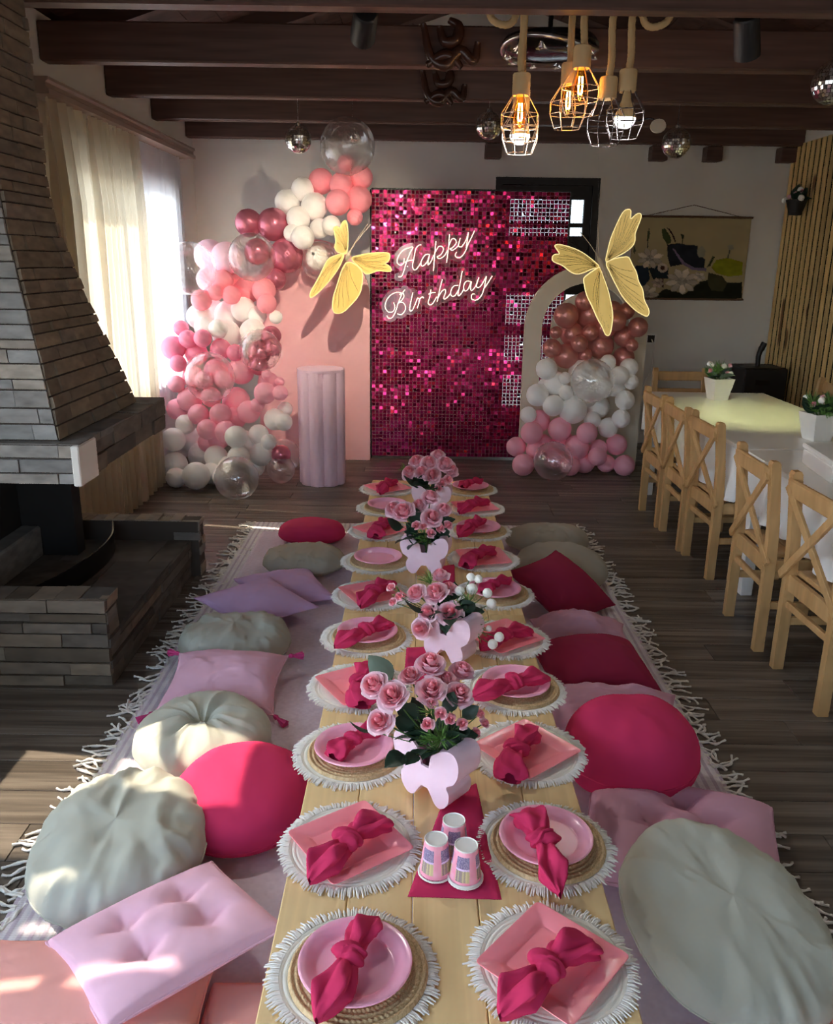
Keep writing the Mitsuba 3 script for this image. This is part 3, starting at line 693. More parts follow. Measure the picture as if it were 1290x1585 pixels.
PICTURE = [
 ((45, 48, 55), [(.301, .332), (.393, .313), (.47, .332), (.565, .338), (.567, .438), (.641, .507), (.643, .607), (.54, .627), (.457, .57), (.346, .603), (.315, .48)]),
 ((50, 62, 75), [(.05, .598), (.155, .591), (.18, .763), (.139, .84), (.067, .895), (.007, .874), (-.003, .751)]),
 ((42, 50, 56), [(.158, .628), (.24, .585), (.329, .616), (.342, .752), (.209, .761)]),
 ((40, 42, 32), [(.497, .941), (.615, .784), (.708, .753), (.809, .796), (.982, .784), (.999, .99), (.251, 1.001), (.23, .983), (.317, .878)]),
 ((140, 140, 40), [(.7, .603), (.737, .513), (.828, .481), (.969, .534), (.975, .697), (.858, .717), (.747, .675)]),
 ((70, 68, 48), [(.679, .667), (.799, .709), (.857, .793), (.823, .907), (.724, .889), (.685, .804)]),
 ((70, 80, 50), [(.241, .15), (.272, .135), (.325, .243), (.336, .305), (.301, .332), (.259, .248)]),
 ((75, 82, 58), [(.123, .196), (.134, .133), (.148, .207), (.137, .295), (.122, .283)]),
 ((70, 76, 56), [(.014, .415), (.019, .347), (.035, .401), (.031, .464)]),
 ((60, 40, 40), [(.276, .123), (.31, .139), (.356, .229), (.375, .302), (.365, .303), (.336, .218), (.302, .152)]),
 ((55, 60, 45), [(.404, .194), (.439, .21), (.436, .26), (.435, .335), (.423, .336), (.425, .261)]),
 ((60, 64, 56), [(.127, .283), (.138, .282), (.141, .356), (.131, .388)]),
 ((90, 90, 75), [(.84, .38), (.854, .379), (.839, .487), (.827, .488)]),
 ((60, 66, 44), [(.703, .465), (.721, .476), (.689, .591), (.662, .606)]),
 ((150, 145, 125), [(.561, .388), (.603, .335), (.639, .407), (.629, .483), (.582, .486)]),
 ((155, 150, 132), [(.82, .331), (.865, .316), (.877, .377), (.837, .393)]),
 ((130, 115, 140), [(.348, .379), (.361, .375), (.464, .545), (.558, .613), (.663, .612), (.663, .656), (.541, .639), (.448, .571)]),
 ((70, 40, 36), [(.284, .744), (.298, .743), (.306, .867), (.294, .867)]),
 ((145, 136, 124), [(.461, .782), (.533, .76), (.577, .763), (.612, .805), (.572, .835), (.528, .825), (.461, .782)]),
 ((182, 170, 155), [(.505, .774), (.534, .767), (.578, .771), (.612, .805), (.574, .828), (.531, .819), (.503, .803)]),
 ((186, 175, 159), [(.461, .782), (.497, .858), (.504, .906), (.475, .949), (.439, .908), (.438, .86), (.461, .782)]),
 ((233, 218, 199), [(.478, .829), (.491, .86), (.498, .908), (.475, .949), (.445, .91), (.444, .862), (.451, .83)]),
 ((176, 165, 150), [(.461, .782), (.401, .83), (.36, .843), (.314, .816), (.343, .772), (.386, .766), (.461, .782)]),
 ((220, 206, 188), [(.422, .806), (.398, .824), (.356, .837), (.314, .816), (.343, .78), (.385, .772), (.415, .777)]),
 ((166, 155, 142), [(.461, .782), (.404, .723), (.383, .679), (.396, .627), (.442, .652), (.458, .698), (.461, .782)]),
 ((207, 194, 177), [(.43, .743), (.409, .718), (.388, .675), (.396, .627), (.436, .653), (.452, .698), (.454, .732)]),
 ((156, 146, 133), [(.461, .782), (.501, .713), (.534, .684), (.584, .693), (.572, .746), (.535, .769), (.461, .782)]),
 ((195, 182, 166), [(.488, .744), (.506, .717), (.539, .689), (.584, .693), (.57, .739), (.533, .762), (.504, .769)]),
 ((166, 155, 142), [(.461, .782), (.531, .817), (.565, .851), (.569, .906), (.519, .899), (.49, .861), (.461, .782)]),
 ((207, 194, 177), [(.501, .807), (.529, .823), (.562, .857), (.569, .906), (.525, .896), (.495, .858), (.482, .827)]),
 ((156, 146, 133), [(.461, .782), (.445, .862), (.423, .903), (.374, .913), (.369, .858), (.397, .822), (.461, .782)]),
 ((195, 182, 166), [(.447, .829), (.44, .86), (.417, .9), (.374, .913), (.373, .864), (.4, .828), (.425, .81)]),
 ((145, 136, 124), [(.461, .782), (.385, .774), (.344, .755), (.324, .703), (.372, .691), (.41, .717), (.461, .782)]),
 ((182, 170, 155), [(.416, .772), (.386, .768), (.345, .748), (.324, .703), (.368, .696), (.406, .721), (.427, .746)]),
 ((186, 175, 159), [(.461, .782), (.45, .698), (.458, .651), (.499, .622), (.521, .674), (.507, .718), (.461, .782)]),
 ((233, 218, 199), [(.459, .731), (.456, .698), (.465, .652), (.499, .622), (.515, .67), (.502, .714), (.485, .741)]),
 ((138, 129, 117), [(.166, .504), (.225, .503), (.258, .516), (.276, .56), (.236, .575), (.205, .555), (.166, .504)]),
 ((173, 161, 146), [(.201, .509), (.225, .509), (.258, .523), (.276, .56), (.24, .57), (.209, .551), (.193, .53)]),
 ((138, 129, 117), [(.166, .504), (.121, .457), (.105, .422), (.121, .378), (.159, .4), (.169, .437), (.166, .504)]),
 ((173, 161, 146), [(.143, .472), (.125, .453), (.11, .418), (.121, .378), (.153, .4), (.164, .437), (.162, .464)]),
 ((177, 165, 150), [(.166, .504), (.169, .57), (.158, .607), (.119, .624), (.104, .579), (.121, .546), (.166, .504)]),
 ((222, 207, 188), [(.162, .543), (.163, .57), (.152, .606), (.119, .624), (.109, .584), (.124, .55), (.142, .533)]),
 ((177, 165, 150), [(.166, .504), (.205, .456), (.236, .439), (.276, .458), (.258, .5), (.225, .51), (.166, .504)]),
 ((222, 207, 188), [(.193, .479), (.209, .46), (.24, .445), (.276, .458), (.258, .494), (.225, .504), (.201, .502)]),
 ((168, 156, 142), [(.166, .504), (.106, .505), (.073, .491), (.056, .447), (.095, .432), (.126, .452), (.166, .504)]),
 ((210, 196, 177), [(.13, .498), (.106, .499), (.073, .485), (.056, .447), (.092, .437), (.122, .456), (.138, .477)]),
 ((158, 147, 133), [(.166, .504), (.21, .55), (.226, .586), (.211, .629), (.172, .608), (.162, .57), (.166, .504)]),
 ((197, 184, 167), [(.188, .535), (.206, .554), (.221, .589), (.211, .629), (.178, .607), (.167, .57), (.169, .544)]),
 ((158, 147, 133), [(.166, .504), (.162, .437), (.173, .4), (.211, .383), (.226, .428), (.21, .461), (.166, .504)]),
 ((197, 184, 167), [(.169, .464), (.168, .437), (.179, .401), (.211, .383), (.222, .423), (.206, .457), (.188, .474)]),
 ((148, 138, 125), [(.166, .504), (.126, .551), (.094, .568), (.055, .549), (.073, .507), (.106, .497), (.166, .504)]),
 ((185, 173, 157), [(.138, .528), (.122, .547), (.091, .562), (.055, .549), (.073, .513), (.106, .503), (.13, .506)]),
 ((142, 135, 122), [(.159, .951), (.212, .925), (.246, .924), (.276, .956), (.246, .986), (.212, .981), (.159, .951)]),
 ((177, 168, 152), [(.193, .941), (.214, .931), (.247, .93), (.276, .956), (.248, .98), (.214, .976), (.193, .964)]),
 ((142, 135, 122), [(.159, .951), (.104, .927), (.078, .902), (.077, .857), (.118, .86), (.14, .89), (.159, .951)]),
 ((177, 168, 152), [(.128, .931), (.106, .922), (.081, .897), (.077, .857), (.113, .863), (.135, .891), (.143, .916)]),
 ((182, 173, 156), [(.159, .951), (.185, 1.009), (.188, 1.047), (.16, 1.078), (.131, 1.044), (.134, 1.007), (.159, .951)]),
 ((227, 216, 196), [(.17, .988), (.18, 1.011), (.182, 1.048), (.16, 1.078), (.137, 1.046), (.139, 1.009), (.149, .987)]),
 ((182, 173, 156), [(.159, .951), (.178, .891), (.2, .864), (.241, .864), (.24, .909), (.214, .932), (.159, .951)]),
 ((227, 216, 196), [(.176, .918), (.183, .894), (.205, .867), (.241, .864), (.238, .904), (.212, .927), (.19, .934)]),
 ((172, 163, 148), [(.159, .951), (.107, .976), (.073, .978), (.043, .945), (.073, .916), (.107, .92), (.159, .951)]),
 ((215, 204, 185), [(.126, .96), (.105, .971), (.071, .972), (.043, .945), (.071, .922), (.105, .926), (.126, .938)]),
 ((162, 154, 139), [(.159, .951), (.215, .974), (.241, .999), (.243, 1.045), (.201, 1.041), (.179, 1.012), (.159, .951)]),
 ((202, 192, 174), [(.19, .97), (.213, .979), (.238, 1.005), (.243, 1.045), (.206, 1.039), (.184, 1.01), (.176, .985)]),
 ((162, 154, 139), [(.159, .951), (.134, .892), (.131, .855), (.159, .823), (.187, .857), (.185, .894), (.159, .951)]),
 ((202, 192, 174), [(.149, .914), (.139, .89), (.136, .853), (.159, .823), (.182, .855), (.18, .892), (.17, .915)]),
 ((152, 144, 130), [(.159, .951), (.14, 1.01), (.118, 1.038), (.077, 1.037), (.078, .992), (.104, .969), (.159, .951)]),
 ((190, 180, 163), [(.143, .984), (.135, 1.008), (.113, 1.034), (.077, 1.037), (.081, .998), (.106, .975), (.128, .967)]),
 ((135, 120, 110), [(.252, .808), (.28, .796), (.298, .799), (.311, .824), (.29, .84), (.273, .833), (.252, .808)]),
 ((168, 151, 137), [(.27, .807), (.281, .8), (.299, .803), (.311, .824), (.293, .837), (.275, .83), (.268, .818)]),
 ((135, 120, 110), [(.252, .808), (.255, .775), (.265, .759), (.291, .76), (.295, .788), (.281, .801), (.252, .808)]),
 ((168, 151, 137), [(.259, .79), (.259, .776), (.269, .761), (.291, .76), (.293, .784), (.28, .797), (.267, .798)]),
 ((163, 146, 133), [(.252, .808), (.227, .787), (.22, .768), (.232, .744), (.256, .756), (.26, .776), (.252, .808)]),
 ((204, 183, 166), [(.241, .791), (.23, .784), (.223, .766), (.232, .744), (.252, .756), (.256, .775), (.251, .788)]),
 ((144, 129, 118), [(.252, .808), (.224, .82), (.206, .817), (.192, .792), (.213, .776), (.231, .783), (.252, .808)]),
 ((180, 161, 147), [(.234, .809), (.223, .816), (.205, .813), (.192, .792), (.211, .78), (.228, .786), (.236, .798)]),
 ((173, 155, 141), [(.252, .808), (.248, .841), (.238, .857), (.212, .856), (.209, .828), (.222, .815), (.252, .808)]),
 ((216, 193, 176), [(.244, .826), (.245, .84), (.234, .855), (.212, .856), (.211, .832), (.224, .819), (.236, .818)]),
 ((154, 137, 125), [(.252, .808), (.276, .829), (.284, .848), (.272, .872), (.248, .86), (.244, .84), (.252, .808)]),
 ((192, 172, 157), [(.263, .825), (.274, .832), (.281, .85), (.272, .872), (.252, .86), (.247, .841), (.252, .828)]),
 ((145, 136, 124), [(.608, .722), (.633, .71), (.65, .714), (.662, .742), (.639, .758), (.623, .749), (.608, .722)]),
 ((182, 170, 155), [(.625, .723), (.635, .715), (.651, .719), (.662, .742), (.642, .754), (.626, .746), (.622, .733)]),
 ((166, 155, 142), [(.608, .722), (.627, .745), (.631, .764), (.61, .783), (.589, .763), (.591, .744), (.608, .722)]),
 ((207, 194, 177), [(.614, .74), (.624, .748), (.627, .766), (.61, .783), (.593, .765), (.594, .747), (.604, .739)]),
 ((186, 175, 159), [(.608, .722), (.595, .748), (.58, .756), (.556, .739), (.565, .712), (.582, .709), (.608, .722)]),
 ((233, 218, 199), [(.595, .732), (.592, .745), (.577, .752), (.556, .739), (.565, .716), (.581, .713), (.591, .722)]),
 ((156, 146, 133), [(.608, .722), (.581, .714), (.568, .7), (.574, .671), (.601, .674), (.61, .691), (.608, .722)]),
 ((195, 182, 166), [(.594, .71), (.582, .71), (.57, .696), (.574, .671), (.597, .675), (.606, .691), (.602, .704)]),
 ((176, 165, 150), [(.608, .722), (.604, .691), (.612, .674), (.639, .673), (.647, .703), (.635, .716), (.608, .722)]),
 ((220, 206, 188), [(.613, .705), (.608, .691), (.616, .675), (.639, .673), (.644, .698), (.634, .712), (.621, .711)]),
 ((196, 178, 160), [(.327, .617), (.324, .647), (.309, .669), (.287, .679), (.264, .673), (.245, .652), (.236, .623), (.239, .593), (.253, .57), (.275, .56), (.299, .567), (.318, .587)]),
 ((80, 50, 40), [(.302, .618), (.301, .632), (.294, .642), (.284, .647), (.273, .644), (.265, .635), (.26, .621), (.262, .607), (.269, .597), (.279, .593), (.289, .595), (.298, .605)]),
]

# ---------------- birthday backdrop
EM = lambda c, k: {'type': 'area', 'radiance': {'type': 'rgb', 'value': [x * k * LAMP for x in c]}}
g = ball(8)
sw = thing('shimmer_wall', 'magenta sequin shimmer wall backdrop standing in front of the black door', 'backdrop')
SX0, SZ0, PW, PH, SY = -.395, .02, .317, .309, 7.13
bars = []
for i in range(10):
    q = (i + .5) * PW / 10
    bars.append(box(q - .0019 - .0158, q + .0019 - .0158, 0, .004, 0, PH))
for i in range(10):
    q = (i + .5) * PH / 10 - .0155
    bars.append(box(0, PW, .0005, .0035, q - .0018, q + .0018))
lattice = mikit.ply(join(*bars), 'backer_grid')
for i in range(5):
    for j in range(7):
        px, pz = SX0 + i * PW, SZ0 + j * PH
        k = add(f'{sw}__panel', lattice, None, to=mov(px, SY, pz))
        vs, us = [], []
        ti, tj = g.normal(0, .03), g.normal(.02, .03)
        for a in range(10):
            for b in range(10):
                cx, cz = px + (a + .5) * PW / 10, pz + (b + .5) * PH / 10
                s = .0128
                tile = box(-s, s, -.0012, 0, -2 * s, 0)
                big = g.random() < (.28 if j > 3 else .07)
                tz, tx = g.normal(ti, .30 if big else (.05 if j > 3 else .03)), g.normal(tj, .34 if big else (.06 if j > 3 else .035))
                vs.append(xf(tile, mov(cx, SY - .003, cz + s) @ rotz(tz) @ rotx(-tx)))
                us.append(const_uv(tile, g.random(), g.random()))
        q = add(f'{k}__sequins', join(*vs), 'shimmer', uv=np.vstack(us))
        tag(q, kind='stuff')
add(f'{sw}__frame', join(box(SX0 - .012, SX0, SY - .003, SY + .02, 0, SZ0 + 7 * PH), box(SX0 + 5 * PW, SX0 + 5 * PW + .012, SY - .003, SY + .02, 0, SZ0 + 7 * PH),
                         box(SX0, SX0 + 5 * PW, SY + .005, SY + .02, SZ0 + 7 * PH, SZ0 + 7 * PH + .012)), 'black')


def arch(x0, x1, h, n=40):
    r, cx = (x1 - x0) / 2, (x0 + x1) / 2
    return [(x0, 0), (x1, 0)] + [(cx + r * math.cos(a), h - r + r * math.sin(a)) for a in np.linspace(0, PI, n)]


m = xf(extrude(Polygon(arch(-1.335, -.405, 1.80)).buffer(-.008).buffer(.008), .06), mov(0, 7.09, 0) @ XZ)
add('pink_arch_panel', m, 'arch_pink', smooth=25, label='plain pink arched panel behind the left balloon garland', cat='panel')
ap = thing('white_arch_frame', 'cream arched frame with an arched slot behind the right balloon column', 'frame')
outer = Polygon(arch(.86, 1.86, 1.63))
slot = Polygon(arch(1.0, 1.72, 1.49)).difference(Polygon(arch(1.075, 1.645, 1.415))).intersection(sbox(0, .63, 3, 3))
add(f'{ap}__panel', xf(extrude(outer.difference(slot), .05), mov(0, 7.03, 0) @ XZ), 'arch_white', smooth=25)
# plinth
ol = lambda th: 1 + .13 * np.abs(np.sin(th * 4.5)) ** .7
pl = thing('fluted_plinth', 'fluted pink cylinder plinth standing before the pink arch', 'plinth')
add(f'{pl}__column', xf(lathe([(0, 0), (.155, 0), (.158, .003), (.158, .845), (.155, .85), (0, .85)], 216, ol), mov(-.725, 6.28, .0005)), 'plinth_pink', smooth=40)
add(f'{pl}__top', xf(lathe([(0, .8505), (.170, .8505), (.172, .853), (.172, .868), (.168, .871), (0, .871)], 72, lambda th: 1 + .03 * np.abs(np.sin(th * 4.5)) ** .7), mov(-.725, 6.28, 0)), 'plinth_pink', smooth=40)

# butterflies
for name, wings, body, yb, lab in (('glowing_butterfly', WINGS_L, BODY_L, 6.4, 'glowing yellow butterfly ornament beside the neon lettering, in front of the pink arch'),
                                   ('glowing_butterfly', WINGS_R, BODY_R, 6.3, 'larger glowing yellow butterfly ornament above the bronze balloons')):
    t = thing(name, lab, 'butterfly ornament', 'light-up butterflies')
    bx = np.mean([b[0] for b in body[:2]])
    bend = lambda v: np.stack([v[:, 0], v[:, 1] - .22 * np.abs(v[:, 0] - bx) + .03, v[:, 2]], 1)
    root = np.array(body[0]) * .5 + np.array(body[1]) * .5
    for w in wings:
        c2 = curve(w, 90, True)
        pg = Polygon(c2).buffer(0)
        pg = max(getattr(pg, 'geoms', [pg]), key=lambda q: q.area)
        pc = np.array(pg.exterior.coords)[:-1]
        v, f = xf(extrude(pg, .008), mov(0, yb, 0) @ XZ)
        k = add(f'{t}__wing', (bend(v), f), 'wing', emitter=EM((1.0, .72, .22), .18))
        rim = bend(np.stack([pc[:, 0], pc[:, 0] * 0 + yb - .004, pc[:, 1]], 1))
        add(f'{k}__glowing_rim', tube(rim[::2], .0055, 6, closed=True), 'wing', emitter=EM((1.0, .84, .40), .45))
        # printed veins as fine raised ribs
        dist = np.linalg.norm(np.array(w) - root, axis=1)
        base = np.array(w)[np.argmin(dist)]
        far = [np.array(q) for q, dd in zip(w, dist) if dd > .5 * dist.max()]
        vs = []
        for q in far:
            a, b = base * .92 + q * .08, base * .1 + q * .9
            mid = (a + b) / 2 + np.array([(b - a)[1], -(b - a)[0]]) * .06
            cv = np.array([p for p in curve([a, mid, b], 14) if pg.buffer(-.004).contains(Point(p))])
            if len(cv) > 3:
                vs.append(tube(bend(np.stack([cv[:, 0], cv[:, 0] * 0 + yb - .0085, cv[:, 1]], 1)), .0012, 4))
        if vs:
            q = add(f'{k}__veins', join(*vs), 'vein')
            tag(q, kind='stuff')
    b0, b1 = np.array([body[0][0], yb, body[0][1]]), np.array([body[1][0], yb, body[1][1]])
    bp = b0 + (b1 - b0) * np.linspace(0, 1, 14)[:, None]
    add(f'{t}__body', tube(bp, .006 + .012 * np.sin(PI * np.linspace(0, 1, 14)) ** .6, 10), 'wing_body', smooth=60)
    for q in body[2:]:
        p = np.array([q[0], yb - .03, q[1]])
        add(f'{t}__antenna', tube(curve([b0, (b0 + p) / 2 + [0, -.01, .006], p], 12), .003, 6), 'wing_body')
    add(f'{t}__hanging_thread', tube([b0 + [0, .005, 0], [b0[0], 6.72, 2.8]], .0004, 4), 'steel')

# neon lettering
ns = thing('neon_sign', 'script neon sign reading Happy Birthday on a clear contour plate', 'sign')
scene['plate_haze'] = {'type': 'blendbsdf', 'weight': .09, 'a': {'type': 'thindielectric'}, 'b': {'type': 'twosided', 'bsdf': {'type': 'diffuse', 'reflectance': rgb((235, 200, 205))}}}
lines = []
for word, strokes in (('happy', NEON_1), ('birthday', NEON_2)):
    ts, ls = [], []
    for s in strokes:
        c2 = curve(s, 8 * len(s))
        ls.append(LineString(c2))
        ts.append(tube(np.stack([c2[:, 0], c2[:, 0] * 0 + 7.045, c2[:, 1]], 1), .0044, 7))
    k = add(f'{ns}__{word}_lettering', join(*ts), 'wing_body', emitter=EM((1.0, .82, .62), .8), label=f'warm white script tubing reading {word.capitalize()}')
    lines += ls
pg = unary_union([q.buffer(.033) for q in lines]).buffer(.012).buffer(-.012)
pg = unary_union([Polygon(q.exterior) for q in getattr(pg, 'geoms', [pg])])
pv, pf = zip(*[trimesh.creation.triangulate_polygon(q, engine='earcut') for q in getattr(pg, 'geoms', [pg])])
pv, pf = join(*[(np.column_stack([a, a[:, 0] * 0]), b) for a, b in zip(pv, pf)])
add(f'{ns}__clear_plate', xf((pv, pf), mov(0, 7.06, 0) @ XZ), 'plate_haze')
for sx, sz in ((-.2, 1.86), (.2, 1.9), (-.1, 1.6), (.3, 1.68)):
    add(f'{ns}__standoff', tube([(sx, 7.057, sz), (sx, 7.13, sz)], .006, 8), 'steel')

# balloons: each one its own thing
ph = np.linspace(-PI / 2 + .1, PI / 2, 20)
prof = [(math.cos(a), math.sin(a) * (1 if a > 0 else 1 + .12 * math.sin(a) ** 4)) for a in ph]
prof = [(0, -1.24), (.075, -1.235), (.09, -1.2), (.035, -1.16)] + prof[:-1] + [(0, 1)]
BP = {}
BCOL = {'lc_top': 'b_coral', 'lw_up': 'b_white', 'lm_up': 'b_mauve', 'lp_up': 'b_palepink', 'lc_mid': 'b_coral', 'lw_mid': 'b_white', 'lr_mid': 'b_rose', 'lm_mid': 'b_mauve', 'lc_low': 'b_pink',
        'lw_low': 'b_white', 'lm_low': 'b_mauve', 'rb': 'b_bronze', 'rw': 'b_white', 'rp': 'b_pink'}
BTXT = {'lc_top': ('matte coral balloon', 'in the coral cluster crowning the left garland'), 'lw_up': ('matte white balloon', 'in the left garland\'s upper white cluster'),
        'lm_up': ('shiny mauve balloon', 'in the left garland\'s upper mauve cluster'), 'lp_up': ('pale pink balloon', 'at the left shoulder of the left garland'),
        'lc_mid': ('coral pink balloon', 'above the middle white cluster, left garland'), 'lw_mid': ('matte white balloon', 'in the left garland\'s middle white cluster'),
        'lr_mid': ('small rose pink balloon', 'beside the sheer curtain, left garland'), 'lm_mid': ('shiny mauve balloon', 'at the waist of the left garland'),
        'lc_low': ('pink balloon', 'in the left garland\'s lower pink cluster'), 'lw_low': ('matte white balloon', 'in the left garland\'s bottom white cluster'),
        'lm_low': ('shiny mauve balloon low beside the pink plinth', ''), 'rb': ('shiny bronze balloon', 'on top of the right balloon column'),
        'rw': ('matte white balloon', 'in the middle of the right balloon column'), 'rp': ('pink balloon', 'at the foot of the right balloon column')}
for key, col in BCOL.items():
    if col not in BP:
        BP[col] = mikit.ply(lathe(prof, 32), col, smooth=True)
    B = [tuple(map(float, s.split(','))) for s in BALLOONS[key].split()]
    order = sorted(range(len(B)), key=lambda i: B[i][0] / B[i][1])
    for rank, i in enumerate(order):
        x, y, z, r = B[i]
        cx = -1.35 if key[0] == 'l' else 1.35
        dirn = unit(np.array([(x - cx) * .5, -.8, .25 + .3 * math.sin(i * 2.1)]))
        n, where = BTXT[key]
        lab = n if len(B) == 1 else f'{n}, {ORD[rank]} from left of {len(B)} {where}'
        add('balloon', BP[col], None, to=mov(x, y, z) @ to_dir(dirn) @ scl(r * .985, r * .985, r), label=lab, cat='balloon', group=BTXT[key][0] + 's ' + (where or 'by the plinth'))
clr = mikit.ply(lathe([(max(0, math.cos(a)), math.sin(a)) for a in np.linspace(-PI / 2, PI / 2, 32)], 56), 'bubble_film', smooth=True)
CL = {'Cl': ['at the very top of the left garland', 'over the mauve balloons of the left garland', 'beside the left butterfly', 'against the sheer curtain at upper left',
             'over the mauve balloons at the left garland\'s waist', 'over the lower pink balloons of the left garland', 'resting on the floor before the left garland', 'beside the pink plinth near the floor',
             'small, touching the floor by the plinth'], 'Cr': ['in the middle of the right balloon column', 'on the floor before the right balloon column']}
for key, names in CL.items():
    for s, nm in zip(BALLOONS[key].split(), names):
        x, y, z, r = map(float, s.split(','))
        add('bubble_balloon', clr, None, to=mov(x, y, max(z, r + .003)) @ scl(r), label=f'clear bubble balloon {nm}', cat='balloon', group='clear bubble balloons')

# painting on the back wall
NX, NZ = 150, 108
uu, vv = np.meshgrid(np.linspace(0, 1, NX), np.linspace(0, 1, NZ), indexing='ij')
ucol = np.tile(np.array(lin((176, 160, 122))), (NX, NZ, 1)) * (.9 + .2 * meshkit.fbm(np.stack([uu * 5, vv * 5, uu * 0], -1), 3))[..., None]


def inside(poly, U, V):
    c = np.zeros(U.shape, bool)
    j = len(poly) - 1
    for i in range(len(poly)):
        (xi, yi), (xj, yj) = poly[i], poly[j]
        c ^= ((yi > V) != (yj > V)) & (U < (xj - xi) * (V - yi) / ((yj - yi) or 1e-9) + xi)
        j = i
    return c


for i, (col, poly) in enumerate(PICTURE):
    msk = inside(poly, uu, vv)
    ucol[msk] = (np.array(lin(col)) * (.75 + .5 * meshkit.fbm(np.stack([uu * 14 + i, vv * 14, uu * 0], -1), 3))[..., None])[msk]
PX0, PX1, PZ0, PZ1 = 1.90, 2.945, 1.345, 2.045
pc = thing('lotus_painting', 'hanging canvas painting of white lotus flowers and dark leaves on the back wall', 'painting')
scene['canvas_print'] = {'type': 'diffuse', 'reflectance': {'type': 'mesh_attribute', 'name': 'vertex_color'}}
vp = np.stack([PX0 + (PX1 - PX0) * uu, uu * 0 + YB - .018, PZ1 - (PZ1 - PZ0) * vv], -1)
v, f = grid(vp)
add(f'{pc}__canvas', (v, f[:, ::-1]), 'canvas_print', smooth=True, color=ucol.reshape(-1, 3))
add(f'{pc}__backing', box(PX0, PX1, YB - .0175, YB - .002, PZ0, PZ1), 'brown_frame')
for z in (PZ0 - .012, PZ1 - .004):
    add(f'{pc}__rod', box(PX0 - .012, PX1 + .012, YB - .03, YB - .004, z, z + .018, .003), 'brown_frame')
add(f'{pc}__cord', tube([(PX0 + .12, YB - .012, PZ1 + .012), ((PX0 + PX1) / 2, YB - .012, PZ1 + .105), (PX1 - .1, YB - .012, PZ1 + .012)], .003, 6), 'brown_frame')
sk = thing('wall_socket', 'wall socket with a plugged white cable beside the right balloon column', 'socket')
add(f'{sk}__plate', box(2.10, 2.20, YB - .012, YB - .001, .93, 1.03, .003), 'white_wood')
add(f'{sk}__inset', box(2.118, 2.182, YB - .016, YB - .011, .948, 1.012, .002), 'black')
add(f'{sk}__cable', tube(curve([(2.15, YB - .03, .98), (2.175, YB - .05, .9), (2.17, YB - .03, .7), (2.10, YB - .03, .5), (2.06, YB - .02, .01)], 30), .005, 6), 'white_wood', smooth=60)

# ---------------- dining corner on the right
def chair_kit(wood='oak'):
    K = []
    w, H = .195, .865
    for s in (-1, 1):
        # back post: slightly raked above the seat, rounded top
        zs = [0, .44, .6, H - .012, H]
        yo = [0, 0, -.008, -.035, -.036]
        h = [.022, .022, .021, .020, .013]
        V = np.array([[(s * w - .019, yo[i] - h[i], zs[i]), (s * w + .019, yo[i] - h[i], zs[i]), (s * w + .019, yo[i] + h[i], zs[i]), (s * w - .019, yo[i] + h[i], zs[i])] for i in range(5)])
        v, f = grid(V, cv=True)
        f = np.vstack([f, [[0, 2, 1], [0, 3, 2]], [[16, 17, 18], [16, 18, 19]]])
        K.append(('back_post', mikit.ply((v, f), wood)))
        K.append(('front_leg', mikit.ply(box(s * w - .02, s * w + .02, .34, .38, 0, .43, .004), wood)))
        K.append(('side_rail', mikit.ply(box(s * w - .012, s * w + .012, .02, .345, .37, .43, .003), wood)))
        K.append(('side_stretcher', mikit.ply(box(s * w - .01, s * w + .01, .02, .345, .20, .235, .003), wood)))
    K.append(('top_rail', mikit.ply(xf(box(-w - .008, w + .008, -.011, .011, -.036, .036, .006), mov(0, -.050, .80) @ rotx(.06)), wood)))
    for s in (-1, 1):
        a, b = np.array([s * (w - .005), -.058 - .004 * s, .79]), np.array([-s * (w + .005), -.026 - .004 * s, .435])
        L = np.linalg.norm(b - a)
        d = (b - a) / L
        M = np.eye(4)
        M[:3, 0] = d
        M[:3, 1] = np.cross([0, 1, 0], d) * 0 + np.cross(np.cross(d, [0, 1, 0]), d)
        M[:3, 2] = np.cross(M[:3, 0], M[:3, 1])
        M[:3, 3] = a
        K.append(('cross_slat', mikit.ply(xf(box(-.02, L + .03, -.008, .008, -.018, .018, .003), M), wood)))
    for i in range(4):
        K.append(('seat_board', mikit.ply(box(-w + .022 - .0, w - .022, .018 + i * .093, .018 + i * .093 + .089, .43, .452, .004), wood)))
    K.append(('back_rail', mikit.ply(box(-w + .015, w - .015, -.012, .012, .36, .43, .003), wood)))
    K.append(('front_rail', mikit.ply(box(-w + .018, w - .018, .35, .372, .36, .428, .003), wood)))
    K.append(('back_stretcher', mikit.ply(box(-w + .015, w - .015, -.01, .01, .285, .315, .003), wood)))
    return K


CH = chair_kit()
spots = [(1.555, 3.065, .03, 'wooden cross-back chair nearest the camera in the row along the white table'),
         (1.535, 3.62, -.02, 'wooden cross-back chair second from the camera in the row along the white table'),
         (1.60, 4.50, .03, 'wooden cross-back chair third from the camera in the row along the white table'),
         (1.585, 4.965, -.01, 'wooden cross-back chair fourth from the camera, beside the far end of the table'),
         (1.575, 5.43, .01, 'farthest wooden cross-back chair of the row, next to the balloon column')]
for x, y, a, lab in spots:
    put(CH, 'dining_chair', mov(x, y, .0005) @ rotz(-PI / 2 + a), lab, 'chair', 'cross-back chairs along the white table')
# ladder-back chairs at the head and on the far side
K2 = [k for k in CH if k[0] not in ('cross_slat',)] + [('ladder_slat', mikit.ply(box(-.18, .18, -.05, -.03, z, z + .055, .004), 'oak')) for z in (.53, .65)]
put(K2, 'dining_chair', mov(2.06, 6.62, .0005) @ rotz(PI), 'wooden ladder-back chair at the far head of the white table', 'chair')
put(K2, 'dining_chair', mov(2.93, 6.0, .0005) @ rotz(PI / 2), 'wooden ladder-back chair against the slatted wall beyond the far table', 'chair')


